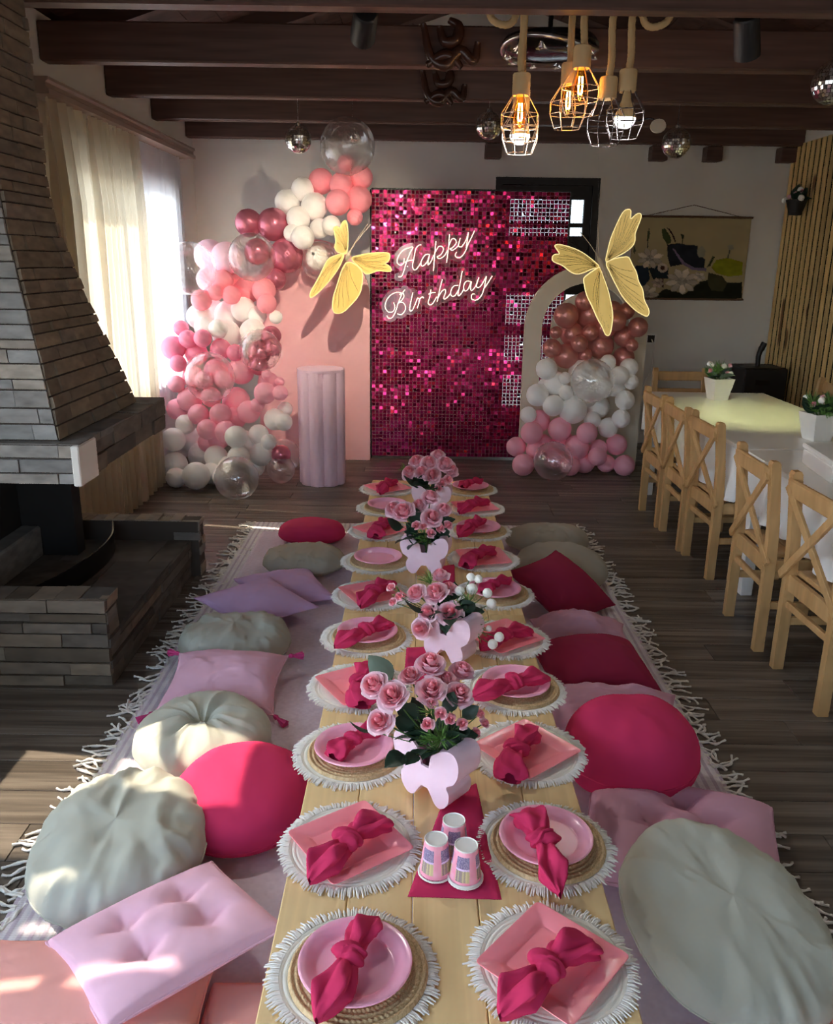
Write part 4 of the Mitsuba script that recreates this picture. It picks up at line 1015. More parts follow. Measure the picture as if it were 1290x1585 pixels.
def table(y0, y1, lab):
    t = thing('dining_table', lab, 'table', 'white dining tables')
    add(f'{t}__tabletop', box(1.655, 2.52, y0, y1, .732, .755, .004), 'white_gloss')
    for x in (1.72, 2.455):
        for y in (y0 + .07, y1 - .07):
            add(f'{t}__leg', box(x - .03, x + .03, y - .03, y + .03, .0005, .73, .003), 'white_wood')
    # skirt: cloth hanging from the top's edges
    s = []
    P = [(1.648, y0), (1.648, y1), (2.527, y1), (2.527, y0)]
    per = []
    for i in range(4):
        a, b = np.array(P[i]), np.array(P[(i + 1) % 4])
        n = int(np.linalg.norm(b - a) / .02)
        nv = np.array([-(b - a)[1], (b - a)[0]]) / np.linalg.norm(b - a)
        for k in range(n):
            per.append((*(a + (b - a) * k / n), *nv, 0))
    per = np.array(per)
    zz = np.linspace(0, 1, 12)
    V = np.zeros((len(per), 12, 3))
    u = np.arange(len(per)) * .02
    for j, q in enumerate(zz):
        A = q ** .8 * (.028 * np.sin(u * 26 + 2 * np.sin(u * 5)) + .012 * np.sin(u * 9)) + .012 * q
        V[:, j, 0] = per[:, 0] + per[:, 2] * A
        V[:, j, 1] = np.clip(per[:, 1] + per[:, 3] * A, y0 - .004, y1 + .004)
        V[:, j, 2] = .738 - q * (.265 + .015 * np.sin(u * 3.1))
    k = add('tablecloth', grid(V, cu=True), 'linen', smooth=True, label='white cloth skirt hanging around the ' + ('near' if y0 < 3.5 else 'far') + ' white dining table', cat='tablecloth', group='white table skirts')
    return t


table(2.3, 4.165, 'near white-topped dining table at the right edge, white box on it')
table(4.175, 6.12, 'far white-topped dining table with potted flowers, under the lotus painting')
wbx = thing('white_box', 'white cardboard box lying on the near dining table', 'box')
add(f'{wbx}__body', xf(box(-.14, .14, -.2, .2, .0005, .075, .006), mov(1.93, 3.66, .755) @ rotz(-.12)), 'white_wood')
add(f'{wbx}__lid', xf(box(-.145, .145, -.205, .205, .076, .10, .006), mov(1.93, 3.66, .755) @ rotz(-.12)), 'white_wood')


def leaf_mesh(L, W, curl=.25, n=7, m=5):
    u, v = np.meshgrid(np.linspace(0, 1, n), np.linspace(-1, 1, m), indexing='ij')
    w = W * np.sin(PI * u ** .85) ** .8
    top = np.stack([u * L, v * w, -curl * L * u ** 2 - .25 * w * (1 - v * v) * 0 + .3 * w * np.abs(v)], -1)
    a, fa = grid(top)
    b = a - [0, 0, .0012]
    return join((a, fa), (b, fa[:, ::-1]))


LEAF = leaf_mesh(1, .33)


def rose_mesh(seed, np_=21):
    g = ball(seed)
    vs, us = [], []
    for i in range(np_):
        t = i / (np_ - 1)
        R = .09 + .66 * t ** .9
        span = 2.5 - .7 * t
        s, q = np.meshgrid(np.linspace(-1, 1, 7), np.linspace(0, 1, 6), indexing='ij')
        ang = i * 2.4 + g.normal(0, .15) + s * span / 2 * (.72 + .28 * np.sin(PI * (q * .6 + .25)))
        rad = R * (.25 + .75 * q ** .5) + t * .30 * np.clip(q - .62, 0, 1) ** 1.1 + .025 * t * np.sin(s * 5 + i) + .02 * s
        z = -.6 + q * (1.02 - .50 * t ** 1.3) - .42 * t ** 1.5 * np.clip(q - .62, 0, 1) - (.05 + .10 * t) * s ** 4 * q
        vs.append(grid(np.stack([rad * np.cos(ang), rad * np.sin(ang), z], -1)))
        us.append(np.stack([(t * .55 + .45 * q * t + .12 * q).ravel(), np.full(q.size, g.random())], 1))
    core = ellipsoid(.16, .16, .3, 8)
    core = (core[0] + [0, 0, .12], core[1])
    vs.append(core)
    us.append(const_uv(core, 0.0, .5))
    cal = lathe([(0, -.78), (.12, -.76), (.3, -.6), (.34, -.5), (.0, -.48)], 10)
    vs.append(cal)
    us.append(const_uv(cal, .9, 0))
    v, f = join(*vs)
    return v, f, np.vstack(us)


ROSES = []
for s in range(4):
    v, f, u = rose_mesh(30 + s)
    ROSES.append(mikit.ply((v, f), 'petal', smooth=True, uv=u))
v, f, u = rose_mesh(50, 11)
u[:, 0] *= .62
SMALL = mikit.ply((v, f), 'petal', smooth=True, uv=u)
BUD = mikit.ply(join(ellipsoid(1, 1, .95, 10)), 'bud_white', smooth=True)
LF, LG = mikit.ply(LEAF, 'leaf', smooth=True), mikit.ply(LEAF, 'leaf_grey', smooth=True)


def fern_mesh(seed, n=26):
    g = ball(seed)
    vs = []
    for i in range(n):
        a, e = g.uniform(0, 2 * PI), g.uniform(.35, 1.4)
        d = np.array([math.cos(a) * math.cos(e), math.sin(a) * math.cos(e), math.sin(e)])
        L = g.uniform(.7, 1.25)
        vs.append(xf(xf(leaf_mesh(L, .035, .3, 5, 3), rotx(g.uniform(-1, 1))), np.block([[to_dir(d)[:3, :3] @ roty(-PI / 2)[:3, :3], np.zeros((3, 1))], [np.zeros((1, 3)), np.ones((1, 1))]])))
    return join(*vs)


FERN = mikit.ply(fern_mesh(3), 'fern', smooth=True)


def white_pot(x, y, seed, lab, plab, dark):
    t = thing('flower_pot', lab, 'flower pot', 'white square pots on the dining table')
    s = .075
    V = np.array([[(sx * k, sy * k, z) for sx, sy in ((-1, -1), (1, -1), (1, 1), (-1, 1))] for k, z in ((.05, 0), (s, .145), (s - .008, .145), (s - .012, .12), (.0, .118))])
    v, f = grid(V, cv=True)
    f = np.vstack([f, [[0, 2, 1], [0, 3, 2]]])
    M = mov(x, y, .7555) @ rotz(.2)
    add(f'{t}__body', xf((v, f), M), 'white_wood')
    b = thing('potted_flowers', plab, 'flowers', 'flower bunches in white pots')
    g = ball(seed)
    for i in range(16):
        a, r = g.uniform(0, 2 * PI), .085 * math.sqrt(g.random())
        p = np.array([x + r * math.cos(a), y + r * math.sin(a), .7555 + .17 + g.uniform(0, .07)])
        add(f'{b}__stem', tube([(x + .2 * r * math.cos(a), y + .2 * r * math.sin(a), .875), p - [0, 0, .01]], .002, 5), 'stem')
        if i < (11 if not dark else 6):
            add(f'{b}__blossom', BUD if i % 3 else SMALL, None, to=mov(*p) @ to_dir([math.cos(a) * .6, math.sin(a) * .6, 1]) @ scl(.018 if i % 3 else .026))
        else:
            add(f'{b}__sprig', FERN, None, to=mov(*(p - [0, 0, .05])) @ scl(.075))
    for i in range(12 if not dark else 26):
        a = g.uniform(0, 2 * PI)
        d = np.array([math.cos(a), math.sin(a), g.uniform(.1, 1.2)])
        L = g.uniform(.06, .11)
        add(f'{b}__leaf', LF if dark or i % 2 else LG, None, to=mov(x + .02 * d[0], y + .02 * d[1], .905) @ to_dir(d) @ roty(-PI / 2) @ scl(L))


white_pot(2.07, 5.80, 4, 'white square pot standing on the far end of the white table', 'small white flowers in the far white pot', False)
white_pot(2.14, 4.44, 6, 'white square pot standing nearer on the white table, at the right edge', 'dark leafy plant with white blossoms in the nearer white pot', True)
# black case with an upright handle in the corner
bc = thing('black_case', 'black case with an upright handle standing in the far right corner', 'case')
add(f'{bc}__body', box(2.80, 3.17, 7.25, 7.62, .0005, .80, .012), 'black')
add(f'{bc}__handle', xf(tube(curve([(0, 0, 0), (.0, 0, .1), (.035, 0, .2)], 12), [.02] * 4 + [.022] * 4 + [.026] * 4, 10), mov(2.98, 7.45, .80) @ scl(1.0)), 'black', smooth=50)
add(f'{bc}__latch', box(2.9, 3.02, 7.243, 7.25, .66, .70, .002), 'black_gloss')
# dark dried posy on the slatted wall
wp = thing('dried_posy', 'dark dried flower posy in a basket hanging on the slatted wall', 'dried flowers')
g = ball(77)
add(f'{wp}__basket', xf(lathe([(0, -.12), (.05, -.12), (.085, 0), (.08, 0), (.0, -.02)], 18), mov(3.12, 7.43, 2.17)), 'black', smooth=40)
add(f'{wp}__hook', tube([(3.196, 7.43, 2.2), (3.16, 7.43, 2.2), (3.13, 7.43, 2.16)], .004, 6), 'black')
for i in range(18):
    a, e = g.uniform(0, 2 * PI), g.uniform(.1, 1.4)
    d = np.array([math.cos(a) * math.cos(e), math.sin(a) * math.cos(e), math.sin(e)])
    p = np.array([3.11, 7.43, 2.16]) + d * g.uniform(.06, .12)
    p[0] = min(p[0], 3.15)
    add(f'{wp}__blossom', BUD if i % 3 == 0 else SMALL, None, to=mov(*p) @ to_dir(d) @ scl(.026)) if i % 2 else add(f'{wp}__leaf', LF, None, to=mov(3.11, 7.43, 2.16) @ to_dir(d) @ roty(-PI / 2) @ scl(.14))

# ---------------- rug, pads and the low table
g = ball(21)
RX0, RX1, RY0, RY1 = -1.05, 1.03, .95, 5.20
rugt = thing('woven_rug', 'long white and lilac striped woven rug with fringed edges under the picnic table', 'rug')
ux, uy = np.meshgrid(np.linspace(RX0, RX1, 420), np.linspace(RY0, RY1, 120), indexing='ij')
hz = .006 + .0022 * np.sin(ux * 2 * PI / .031) ** 2 + .007 * np.clip(meshkit.fbm(np.stack([ux * 1.6, uy * 2.4, ux * 0], -1), 3) - .5, 0, 1)
edge = .012 * (meshkit.noise(np.stack([uy * 3, ux * 0, ux * 0], -1)) - .5) * (np.abs(ux) / 1.05) ** 3
v, f = grid(np.stack([ux + edge, uy, hz], -1))
add(f'{rugt}__weave', (v, f), 'rug_cloth', smooth=True)
add(f'{rugt}__underside', box(RX0 + .01, RX1 - .01, RY0 + .005, RY1 - .005, .0008, .0045), 'linen')
for side, x0 in ((-1, RX0), (1, RX1)):
    y = RY0 + .03
    while y < RY1:
        n = 2
        L = g.uniform(.07, .13)
        a0 = g.normal(0, .45)
        vs = []
        for k in range(n):
            a = a0 + g.normal(0, .3)
            p = [np.array([x0 - side * .012, y + (k - 1) * .008, .007])]
            for q in range(5):
                a += g.normal(0, .38)
                p.append(p[-1] + np.array([side * math.cos(a), math.sin(a), 0]) * L / 5)
                p[-1][2] = .0045 + abs(g.normal(0, .003)) if q else .006
            vs.append(tube(curve(p, 11), .0044 * (1 + .3 * np.sin(np.arange(11) * 1.3)), 5))
        add(f'{rugt}__tassel', join(*vs), 'fringe_white', smooth=True)
        y += g.uniform(.034, .05)


def pad(name, pts, h, mat, lab, cat, seed=1, z=.009):
    pg = Polygon(pts).buffer(-.02).buffer(.02)
    x0, y0, x1, y1 = pg.bounds
    u, v2 = np.meshgrid(np.linspace(0, 1, 70), np.linspace(0, 1, 110), indexing='ij')
    X, Y = x0 + (x1 - x0) * u, y0 + (y1 - y0) * v2
    e = np.minimum(np.minimum(X - x0, x1 - X), np.minimum(Y - y0, y1 - Y))
    w = .012 * (meshkit.noise(np.stack([X * 2, Y * 2, X * 0 + seed], -1)) - .5)
    Z = z + h * (1 - np.exp(-e / .008)) + .012 * np.clip(meshkit.fbm(np.stack([X * 3, Y * 3, X * 0 + seed], -1), 3) - .45, 0, 1) * np.clip(e / .03, 0, 1)
    a, fa = grid(np.stack([X + w, Y + w, Z], -1))
    b = np.stack([X + w, Y + w, X * 0 + z - .0015], -1).reshape(-1, 3)
    return add(name, join((a, fa), (b, fa[:, ::-1])), mat, smooth=50, label=lab, cat=cat)


pad('fleece_blanket', [(-.96, 2.56), (-.27, 2.56), (-.27, 5.0), (-.96, 5.0)], .010, 'fleece', 'lilac fleece blanket under the cushions left of the low table, far part', 'blanket', 1)
pad('fleece_blanket', [(-.70, 1.0), (-.26, 1.0), (-.26, 2.55), (-.70, 2.55)], .007, 'fleece', 'lilac fleece blanket beside the near left table edge', 'blanket', 2)
pad('fleece_blanket', [(.42, 1.0), (.80, 1.0), (.80, 5.0), (.42, 5.0)], .009, 'fleece', 'lilac fleece blanket under the cushions right of the low table', 'blanket', 3)
pad('seat_pad', [(-.46, .98), (-.285, .98), (-.285, 1.56), (-.46, 1.56)], .03, 'salmon', 'salmon seat pad tucked against the near left table edge', 'seat pad', 5, z=.02)

TX0, TX1, TY0, TY1, TZ = -.285, .435, 1.0, 5.20, .30
lt = thing('low_table', 'long low picnic table of pale pine boards set for a party', 'table')
w = (TX1 - TX0) / 5
for i in range(5):
    for (a, b) in ((TY0, 3.09), (3.093, TY1)):
        m = box(TX0 + i * w + .0008, TX0 + (i + 1) * w - .0008, a, b, TZ - .024, TZ, .0025)
        add(f'{lt}__board', m, 'pine', uv=const_uv(m, g.random(), g.random()))
for y in (1.15, 2.95, 3.22, 5.05):
    m = box(TX0 + .04, TX1 - .04, y - .03, y + .03, TZ - .064, TZ - .025, .003)
    add(f'{lt}__batten', m, 'pine', uv=const_uv(m, .4, .2))
    for x in (TX0 + .07, TX1 - .07):
        m = box(x - .03, x + .03, y - .03, y + .03, .012, TZ - .0645, .003)
        add(f'{lt}__leg', m, 'pine', uv=const_uv(m, .5, .7))


# ---------------- cushions
def round_cushion(rx, ry, h, seed, wr=.05, tuft=0., flat=.5):
    """gathered round cushion: wrinkles run in from the seam"""
    th = np.linspace(0, 2 * PI, 128, endpoint=False)
    ph = np.linspace(-PI / 2, PI / 2, 42)
    t, p = np.meshgrid(th, ph, indexing='ij')
    rho = np.cos(p) ** .62
    nz = lambda a, b, s: meshkit.fbm(np.stack([np.cos(t) * a + s, np.sin(t) * a, rho * b], -1) * [[[1, 1, 1]]] if a == 2 else np.stack([np.cos(t) * a * rho + s, np.sin(t) * a * rho, rho * 0 + b], -1), 3) - .5
    fold = meshkit.noise(np.stack([np.cos(t) * 6.5 + seed, np.sin(t) * 6.5, rho * 1.1 + 3], -1)) - .5
    fold2 = meshkit.noise(np.stack([np.cos(t) * 13 + seed, np.sin(t) * 13, rho * .8 + 7], -1)) - .5
    pk = meshkit.noise(np.stack([np.cos(t) * 15 + seed * 3, np.sin(t) * 15, rho * .5], -1)) - .5
    wv = meshkit.fbm(np.stack([np.cos(t) * rho * 3.2 + seed, np.sin(t) * rho * 1.5 + nz(1.3, 1, seed) * 2.5, rho * 0], -1), 3) - .5
    s = np.sin(p)
    z = h * .5 * np.sign(s) * np.abs(s) ** .85
    k = np.clip((rho - (.25 if tuft else .62)) / (.6 if tuft else .3), 0, 1) ** 1.5 * np.clip((1.02 - rho) / .12, 0.25, 1)
    z = z * (1 + .25 * nz(1.2, 1, seed)) + np.sign(s) * h * wr * ((.7 * fold + .6 * fold2) * k * 2.2 + 1.6 * pk * rho ** 7 * 1.6 * np.abs(s) ** .3 + 4.2 * wv * np.clip(1.05 - rho, 0, 1) ** .5)
    if tuft:
        z -= np.sign(s) * h * tuft * np.exp(-(rho / .16) ** 2)
        z += np.sign(s) * h * .11 * (meshkit.noise(np.stack([np.cos(t) * 5, np.sin(t) * 5, t * 0 + seed], -1)) - .5) * np.exp(-((rho - .3) / .3) ** 2) * 2
    rr = rho * (1 + .035 * nz(2, 0, seed + 5) + .02 * wr / .05 * fold)
    z = np.where(z < 0, z * flat, z)
    return grid(np.stack([rx * rr * np.cos(t), ry * rr * np.sin(t), z], -1), cu=True)


def square_cushion(a, b, h, seed, pinch=.10, tufts=(), crumple=.1, pw=.5):
    u, v = np.meshgrid(np.linspace(-1, 1, 56), np.linspace(-1, 1, 56), indexing='ij')
    x, y = a * u * (1 - pinch * (1 - v * v)), b * v * (1 - pinch * (1 - u * u))
    prof = np.clip((1 - u * u) * (1 - v * v), 0, 1) ** pw
    nz = meshkit.fbm(np.stack([u * 1.8 + seed, v * 1.8, u * 0], -1), 3) - .5
    nz2 = meshkit.noise(np.stack([u * 5 + seed, v * 5, u * 0 + 4], -1)) - .5
    z = h * .5 * prof * (1 + 1.3 * crumple * 3 * nz + crumple * 2 * nz2 * (1 - prof))
    for tx, ty in tufts:
        d2 = (u - tx) ** 2 + (v - ty) ** 2
        z -= h * .20 * np.exp(-d2 / .03) + h * .12 * np.exp(-d2 / .12)
        ang = np.arctan2(v - ty, u - tx)
        z -= h * .07 * np.exp(-d2 / .12) * np.abs(np.sin(ang * 2 + seed)) ** 6
    if tufts:
        z = np.maximum(z, h * .04 * prof)
    A, fa = grid(np.stack([x, y, z], -1))
    B = np.stack([x, y, -z * .6], -1).reshape(-1, 3)
    n = 56
    rim = np.concatenate([np.arange(n) * n, (n - 1) * n + np.arange(1, n), np.arange(n - 2, -1, -1) * n + n - 1, np.arange(n - 2, 0, -1)])
    return join((A, fa), (B, fa[:, ::-1])), A[rim]


def settle(mesh, rz, rx, ry, x, y, base):
    M = rotz(rz) @ rotx(rx) @ roty(ry)
    v, f = xf(mesh, M)
    return M, mov(x, y, base - v[:, 2].min()) @ M


def round_c(lab, mat, x, y, rx, ry, h, seed, rz=0, tx=0, ty=0, base=.018, button=False, grp=None, **k):
    m = round_cushion(rx, ry, h, seed, **k)
    _, M = settle(m, rz, tx, ty, x, y, base)
    t = thing('round_cushion', lab, 'cushion', grp)
    add(f'{t}__cover', xf(m, M), mat, smooth=True)
    if button:
        top = m[0][np.argmin(np.hypot(m[0][:, 0], m[0][:, 1]) - (m[0][:, 2] > 0))]
        add(f'{t}__button', xf(ellipsoid(.014, .014, .007, 8), M @ mov(top[0], top[1], top[2] + .003)), mat, smooth=True)
    else:
        # piped seam round the widest line
        th = np.linspace(0, 2 * PI, 60, endpoint=False)
        v = m[0].reshape(128, 42, 3)
        ring = v[np.arange(0, 128, 2), np.argmax(np.hypot(v[..., 0], v[..., 1])[0])]
        add(f'{t}__seam', xf(tube(ring, .0035, 6, closed=True), M), mat, smooth=True)
    return t


def square_c(lab, mat, x, y, a, b, h, seed, rz=0, tx=0, ty=0, base=.018, tassels=False, grp=None, **k):
    m, rim = square_cushion(a, b, h, seed, **k)
    _, M = settle(m, rz, tx, ty, x, y, base)
    t = thing('square_cushion', lab, 'cushion', grp)
    add(f'{t}__cover', xf(m, M), mat, smooth=True)
    add(f'{t}__seam', xf(tube(rim, .003, 6, closed=True), M), mat, smooth=True)
    if tassels:
        for sx, sy in ((-1, -1), (1, -1), (1, 1), (-1, 1)):
            p = (M @ [sx * a, sy * b, 0, 1])[:3]
            d = unit(p - [x, y, p[2] + .02])
            d[2] = -.25
            vs = [lathe([(0, 0), (.006, .004), (.009, .015), (.005, .022), (.006, .026), (.012, .05), (.015, .065), (0, .066)], 14, lambda q: 1 + .18 * np.cos(q * 7))]
            add(f'{t}__tassel', xf(vs[0], mov(*np.maximum(p, [-9, -9, .03])) @ to_dir(d)), 'tassel', label='magenta corner tassel')
    return t


def C(x): return x


round_c('plump magenta cushion at the far left corner of the rug', 'magenta', -.63, 4.82, .20, .155, .17, 1, wr=.0)
round_c('shade-toned grey round cushion second from far end, left of table', 'sage_shaded', -.61, 4.33, .225, .20, .17, 2, wr=.05)
square_c('lilac square cushion left of the table, the farther of two overlapping', 'lilac', -.66, 3.93, .205, .205, .13, 3, rz=.45, tx=.05)
square_c('lilac square cushion left of the table, nearer one, tipped against grey cushion', 'lilac', -.74, 3.63, .21, .20, .11, 4, rz=.78, tx=.10, base=.07)
round_c('grey round cushion in front of the two lilac square cushions', 'sage', -.765, 3.27, .235, .22, .21, 5, wr=.08)
square_c('pink square cushion with magenta corner tassels', 'dusty', -.73, 2.90, .22, .17, .21, 6, rz=-.02, tx=.22, tassels=True)
round_c('pale grey round cushion with a central button, half in sunlight', 'sage', -.72, 2.53, .23, .235, .19, 7, wr=.035, tuft=.30, button=True)
round_c('bright magenta round cushion in the sunlight by the near left plates', 'magenta', -.515, 2.19, .215, .245, .22, 8, wr=.0)
round_c('large wrinkled grey round cushion at the sunny left edge of the rug', 'sage', -.80, 1.945, .235, .265, .22, 9, wr=.08, tx=.15)
square_c('salmon square cushion at the bottom left corner, under a tufted cushion', 'salmon', -.72, 1.42, .29, .24, .15, 10, rz=.06, crumple=.05)
square_c('pale pink tufted square cushion lying over the salmon one', 'pale_pink', -.575, 1.60, .215, .185, .12, 11, rz=.72, tx=-.12, base=.085, tufts=((-.35, -.3), (.4, -.3), (-.3, .4), (.4, .38)), pinch=.03, crumple=.06, pw=.38)
round_c('shade-toned grey round cushion at the far right end of the rug', 'sage_shaded', .77, 4.68, .24, .22, .20, 12, wr=.05, tx=-.12)
round_c('shade-toned grey round cushion behind the shade-toned magenta square cushion', 'sage_shaded', .76, 4.17, .25, .23, .22, 13, wr=.04, tx=.1)
square_c('shade-toned magenta square cushion propped on its corner against a grey round cushion', 'magenta_shaded', .71, 3.80, .215, .205, .20, 14, rz=.84, tx=.50, base=.03, crumple=.05)
square_c('small crumpled mauve cushion between two shade-toned magenta cushions', 'mauve_cloth', .72, 3.36, .21, .15, .20, 15, rz=-.08, crumple=.22)
square_c('shade-toned magenta cushion with a pointed corner, right of the middle plates', 'magenta_shaded', .715, 3.0, .215, .20, .27, 16, rz=.12, tx=.12, crumple=.05, pw=.45)
square_c('flattened mauve cushion behind the plump magenta one, right side', 'mauve_cloth', .715, 2.68, .235, .13, .21, 17, rz=-.12, crumple=.2, tx=.2)
round_c('plump magenta cushion right of the near plates', 'magenta', .70, 2.37, .215, .20, .33, 18, wr=.0, flat=.7)
square_c('dusty pink tufted seat cushion partly under a large grey cushion', 'mauve_cloth', .77, 2.04, .27, .24, .2, 19, rz=-.28, tufts=((-.32, 0), (.34, .1), (0, .5), (0, -.5)), crumple=.05, pinch=.03, pw=.4)
round_c('large grey oval cushion at the lower right', 'sage', .755, 1.66, .235, .29, .20, 20, wr=.065, tx=.20, rz=.25, base=.04)
square_c('salmon cushion corner at the bottom right edge', 'salmon', 1.02, 1.35, .17, .17, .1, 22, rz=.3)
pad('seat_pad', [(.45, .98), (.72, .98), (.72, 1.40), (.45, 1.40)], .03, 'dusty', 'dusty pink seat pad at the bottom, right of table', 'seat pad', 9, z=.02)

# ---------------- place settings
MATR = .172


def mat_kit():
    r = np.linspace(0, .148, 46)
    prof = [(0, 0)] + [(q, .0022 + .0026 * abs(math.sin(q * PI / .0092)) ** .5) for q in r] + [(.150, .0015), (.149, 0), (0, 0)]
    weave = lathe(prof, 90)
    g = ball(9)
    vs = []
    for i in range(210):
        a = i * 2 * PI / 210 + g.normal(0, .008)
        a2 = a + g.normal(0, .045)
        L = MATR - .147 + g.normal(0, .004)
        p0 = np.array([.146 * math.cos(a), .146 * math.sin(a), .0035])
        d = np.array([math.cos(a2), math.sin(a2), 0])
        vs.append(tube(np.array([p0, p0 + d * L * .5 + [0, 0, .0012 + .0015 * g.random()], p0 + d * L - [0, 0, .002]]), [.0028, .0026, .0017], 5))
    return [('weave', mikit.ply(weave, 'mat_white', smooth=35)), ('fringe', mikit.ply(join(*vs), 'fringe_white', smooth=True), 'stuff')]


def charger_mesh():
    nr, nt = 40, 200
    q, th = np.meshgrid(np.linspace(.02, .138, nr), np.linspace(0, 2 * PI, nt, endpoint=False), indexing='ij')
    row = (q - .02) / .0118
    br = np.abs(np.sin(row * PI)) ** .6
    tw = .5 + .5 * np.sin(th * np.round(q / .0015) * .28 + np.floor(row) * PI + (row - np.floor(row)) * 3)
    tw = .5 + .5 * np.sin(th * 72 + (np.floor(row) % 2 * 2 - 1) * (row - np.floor(row)) * 4)
    z = .004 + br * (.0035 + .003 * tw)
    z[-1] = 0
    v, f = grid(np.stack([q * np.cos(th), q * np.sin(th), z], -1), cv=True)
    uv = np.stack([np.round(th * 72 / PI).ravel() / 144, row.ravel() / 10], 1)
    v2, f2 = lathe([(0, 0), (.138, 0)], nt)
    V, F = join((v, f), (v2, f2[:, ::-1]))
    return V, F, np.vstack([uv, const_uv((v2, f2), .2, .2)])


MK = mat_kit()
cv, cf, cu_ = charger_mesh()
CHARGER = mikit.ply((cv, cf), 'rattan', smooth=True, uv=cu_)
RP = [(0, .003), (.074, .003), (.080, .0045), (.094, .0165), (.108, .0195), (.1115, .0185), (.1125, .016), (.110, .0155), (.096, .0125), (.082, .001), (.076, 0), (0, 0)]
PLATE = mikit.ply(lathe(RP, 72), 'pink_plate', smooth=40)
sq = lambda th: (np.abs(np.cos(th)) ** 22 + np.abs(np.sin(th)) ** 22) ** (-1 / 22)
SP = [(0, .003), (.066, .003), (.070, .004), (.080, .0095), (.1095, .0145), (.1115, .0142), (.112, .0132), (.081, .0078), (.073, .001), (.069, 0), (0, 0)]
SQUARE = mikit.ply(lathe(SP, 160, sq), 'coral_plate', smooth=30)


def tail_mesh(L, W, seed, pointed):
    """one end of a knotted cloth napkin, along +x from the knot"""
    g = ball(seed)
    n, m = 26, 40
    t, th = np.meshgrid(np.linspace(0, 1, n), np.linspace(0, 2 * PI, m, endpoint=False), indexing='ij')
    wid = W * (.50 + .50 * np.sin(np.clip(t * 1.25, 0, 1) * PI / 2) ** 1.3)
    if pointed:
        wid = wid * np.clip((1.02 - t) / .42, 0, 1) ** .75
    else:
        wid = wid * np.clip((1.03 - t) / .12, 0, 1) ** .45
    hgt = .55 * wid + .004
    ple = 1 + .17 * np.sin(th * 4 + 2.5 * t + seed) + .10 * np.sin(th * 7 - 3 * t + 2 * seed)
    ce, se = np.cos(th), np.sin(th)
    y = wid * ple * np.sign(ce) * np.abs(ce) ** .8 + .012 * np.sin(t * 2.6 + seed) * t
    z = hgt * ple * se + .022 + .010 * np.sin(t * PI) - .012 * t ** 2 + .004 * np.sin(th * 3 + 9 * t)
    fold = np.exp(-((th - 1.7 - .3 * t) / .22) ** 2) * .35 * hgt * np.clip(t * 3, 0, 1)
    z = np.maximum(z - fold, .001)
    return grid(np.stack([t * L, y, z], -1), cv=True)


def knot_mesh(seed):
    m = ellipsoid(.025, .037, .021, 24)
    v, f = m
    th = np.arctan2(v[:, 1], v[:, 0])
    d = unit(v)
    s = d[:, 0] * .75 + d[:, 1] * .6 + .25 * np.sin(d[:, 2] * 3 + seed)
    v = v * (1 + .10 * np.cos(s * 9) - .26 * np.exp(-((s - .1) / .09) ** 2) - .12 * np.exp(-((d[:, 0] + .5 * d[:, 1] + .45) / .1) ** 2))[:, None]
    v[:, 2] = np.maximum(v[:, 2] + .026, .001)
    return v, f


def napkin_kit(seed, L1, L2, p1, p2):
    return [('tail', mikit.ply(xf(tail_mesh(L1, .034, seed, p1), mov(.012, 0, 0)), 'magenta', smooth=True)),
            ('tail', mikit.ply(xf(tail_mesh(L2, .038, seed + 7, p2), rotz(PI + .12) @ mov(.012, 0, 0)), 'magenta', smooth=True)),
            ('knot', mikit.ply(xf(knot_mesh(seed), mov(0, 0, .004)), 'magenta', smooth=True))]


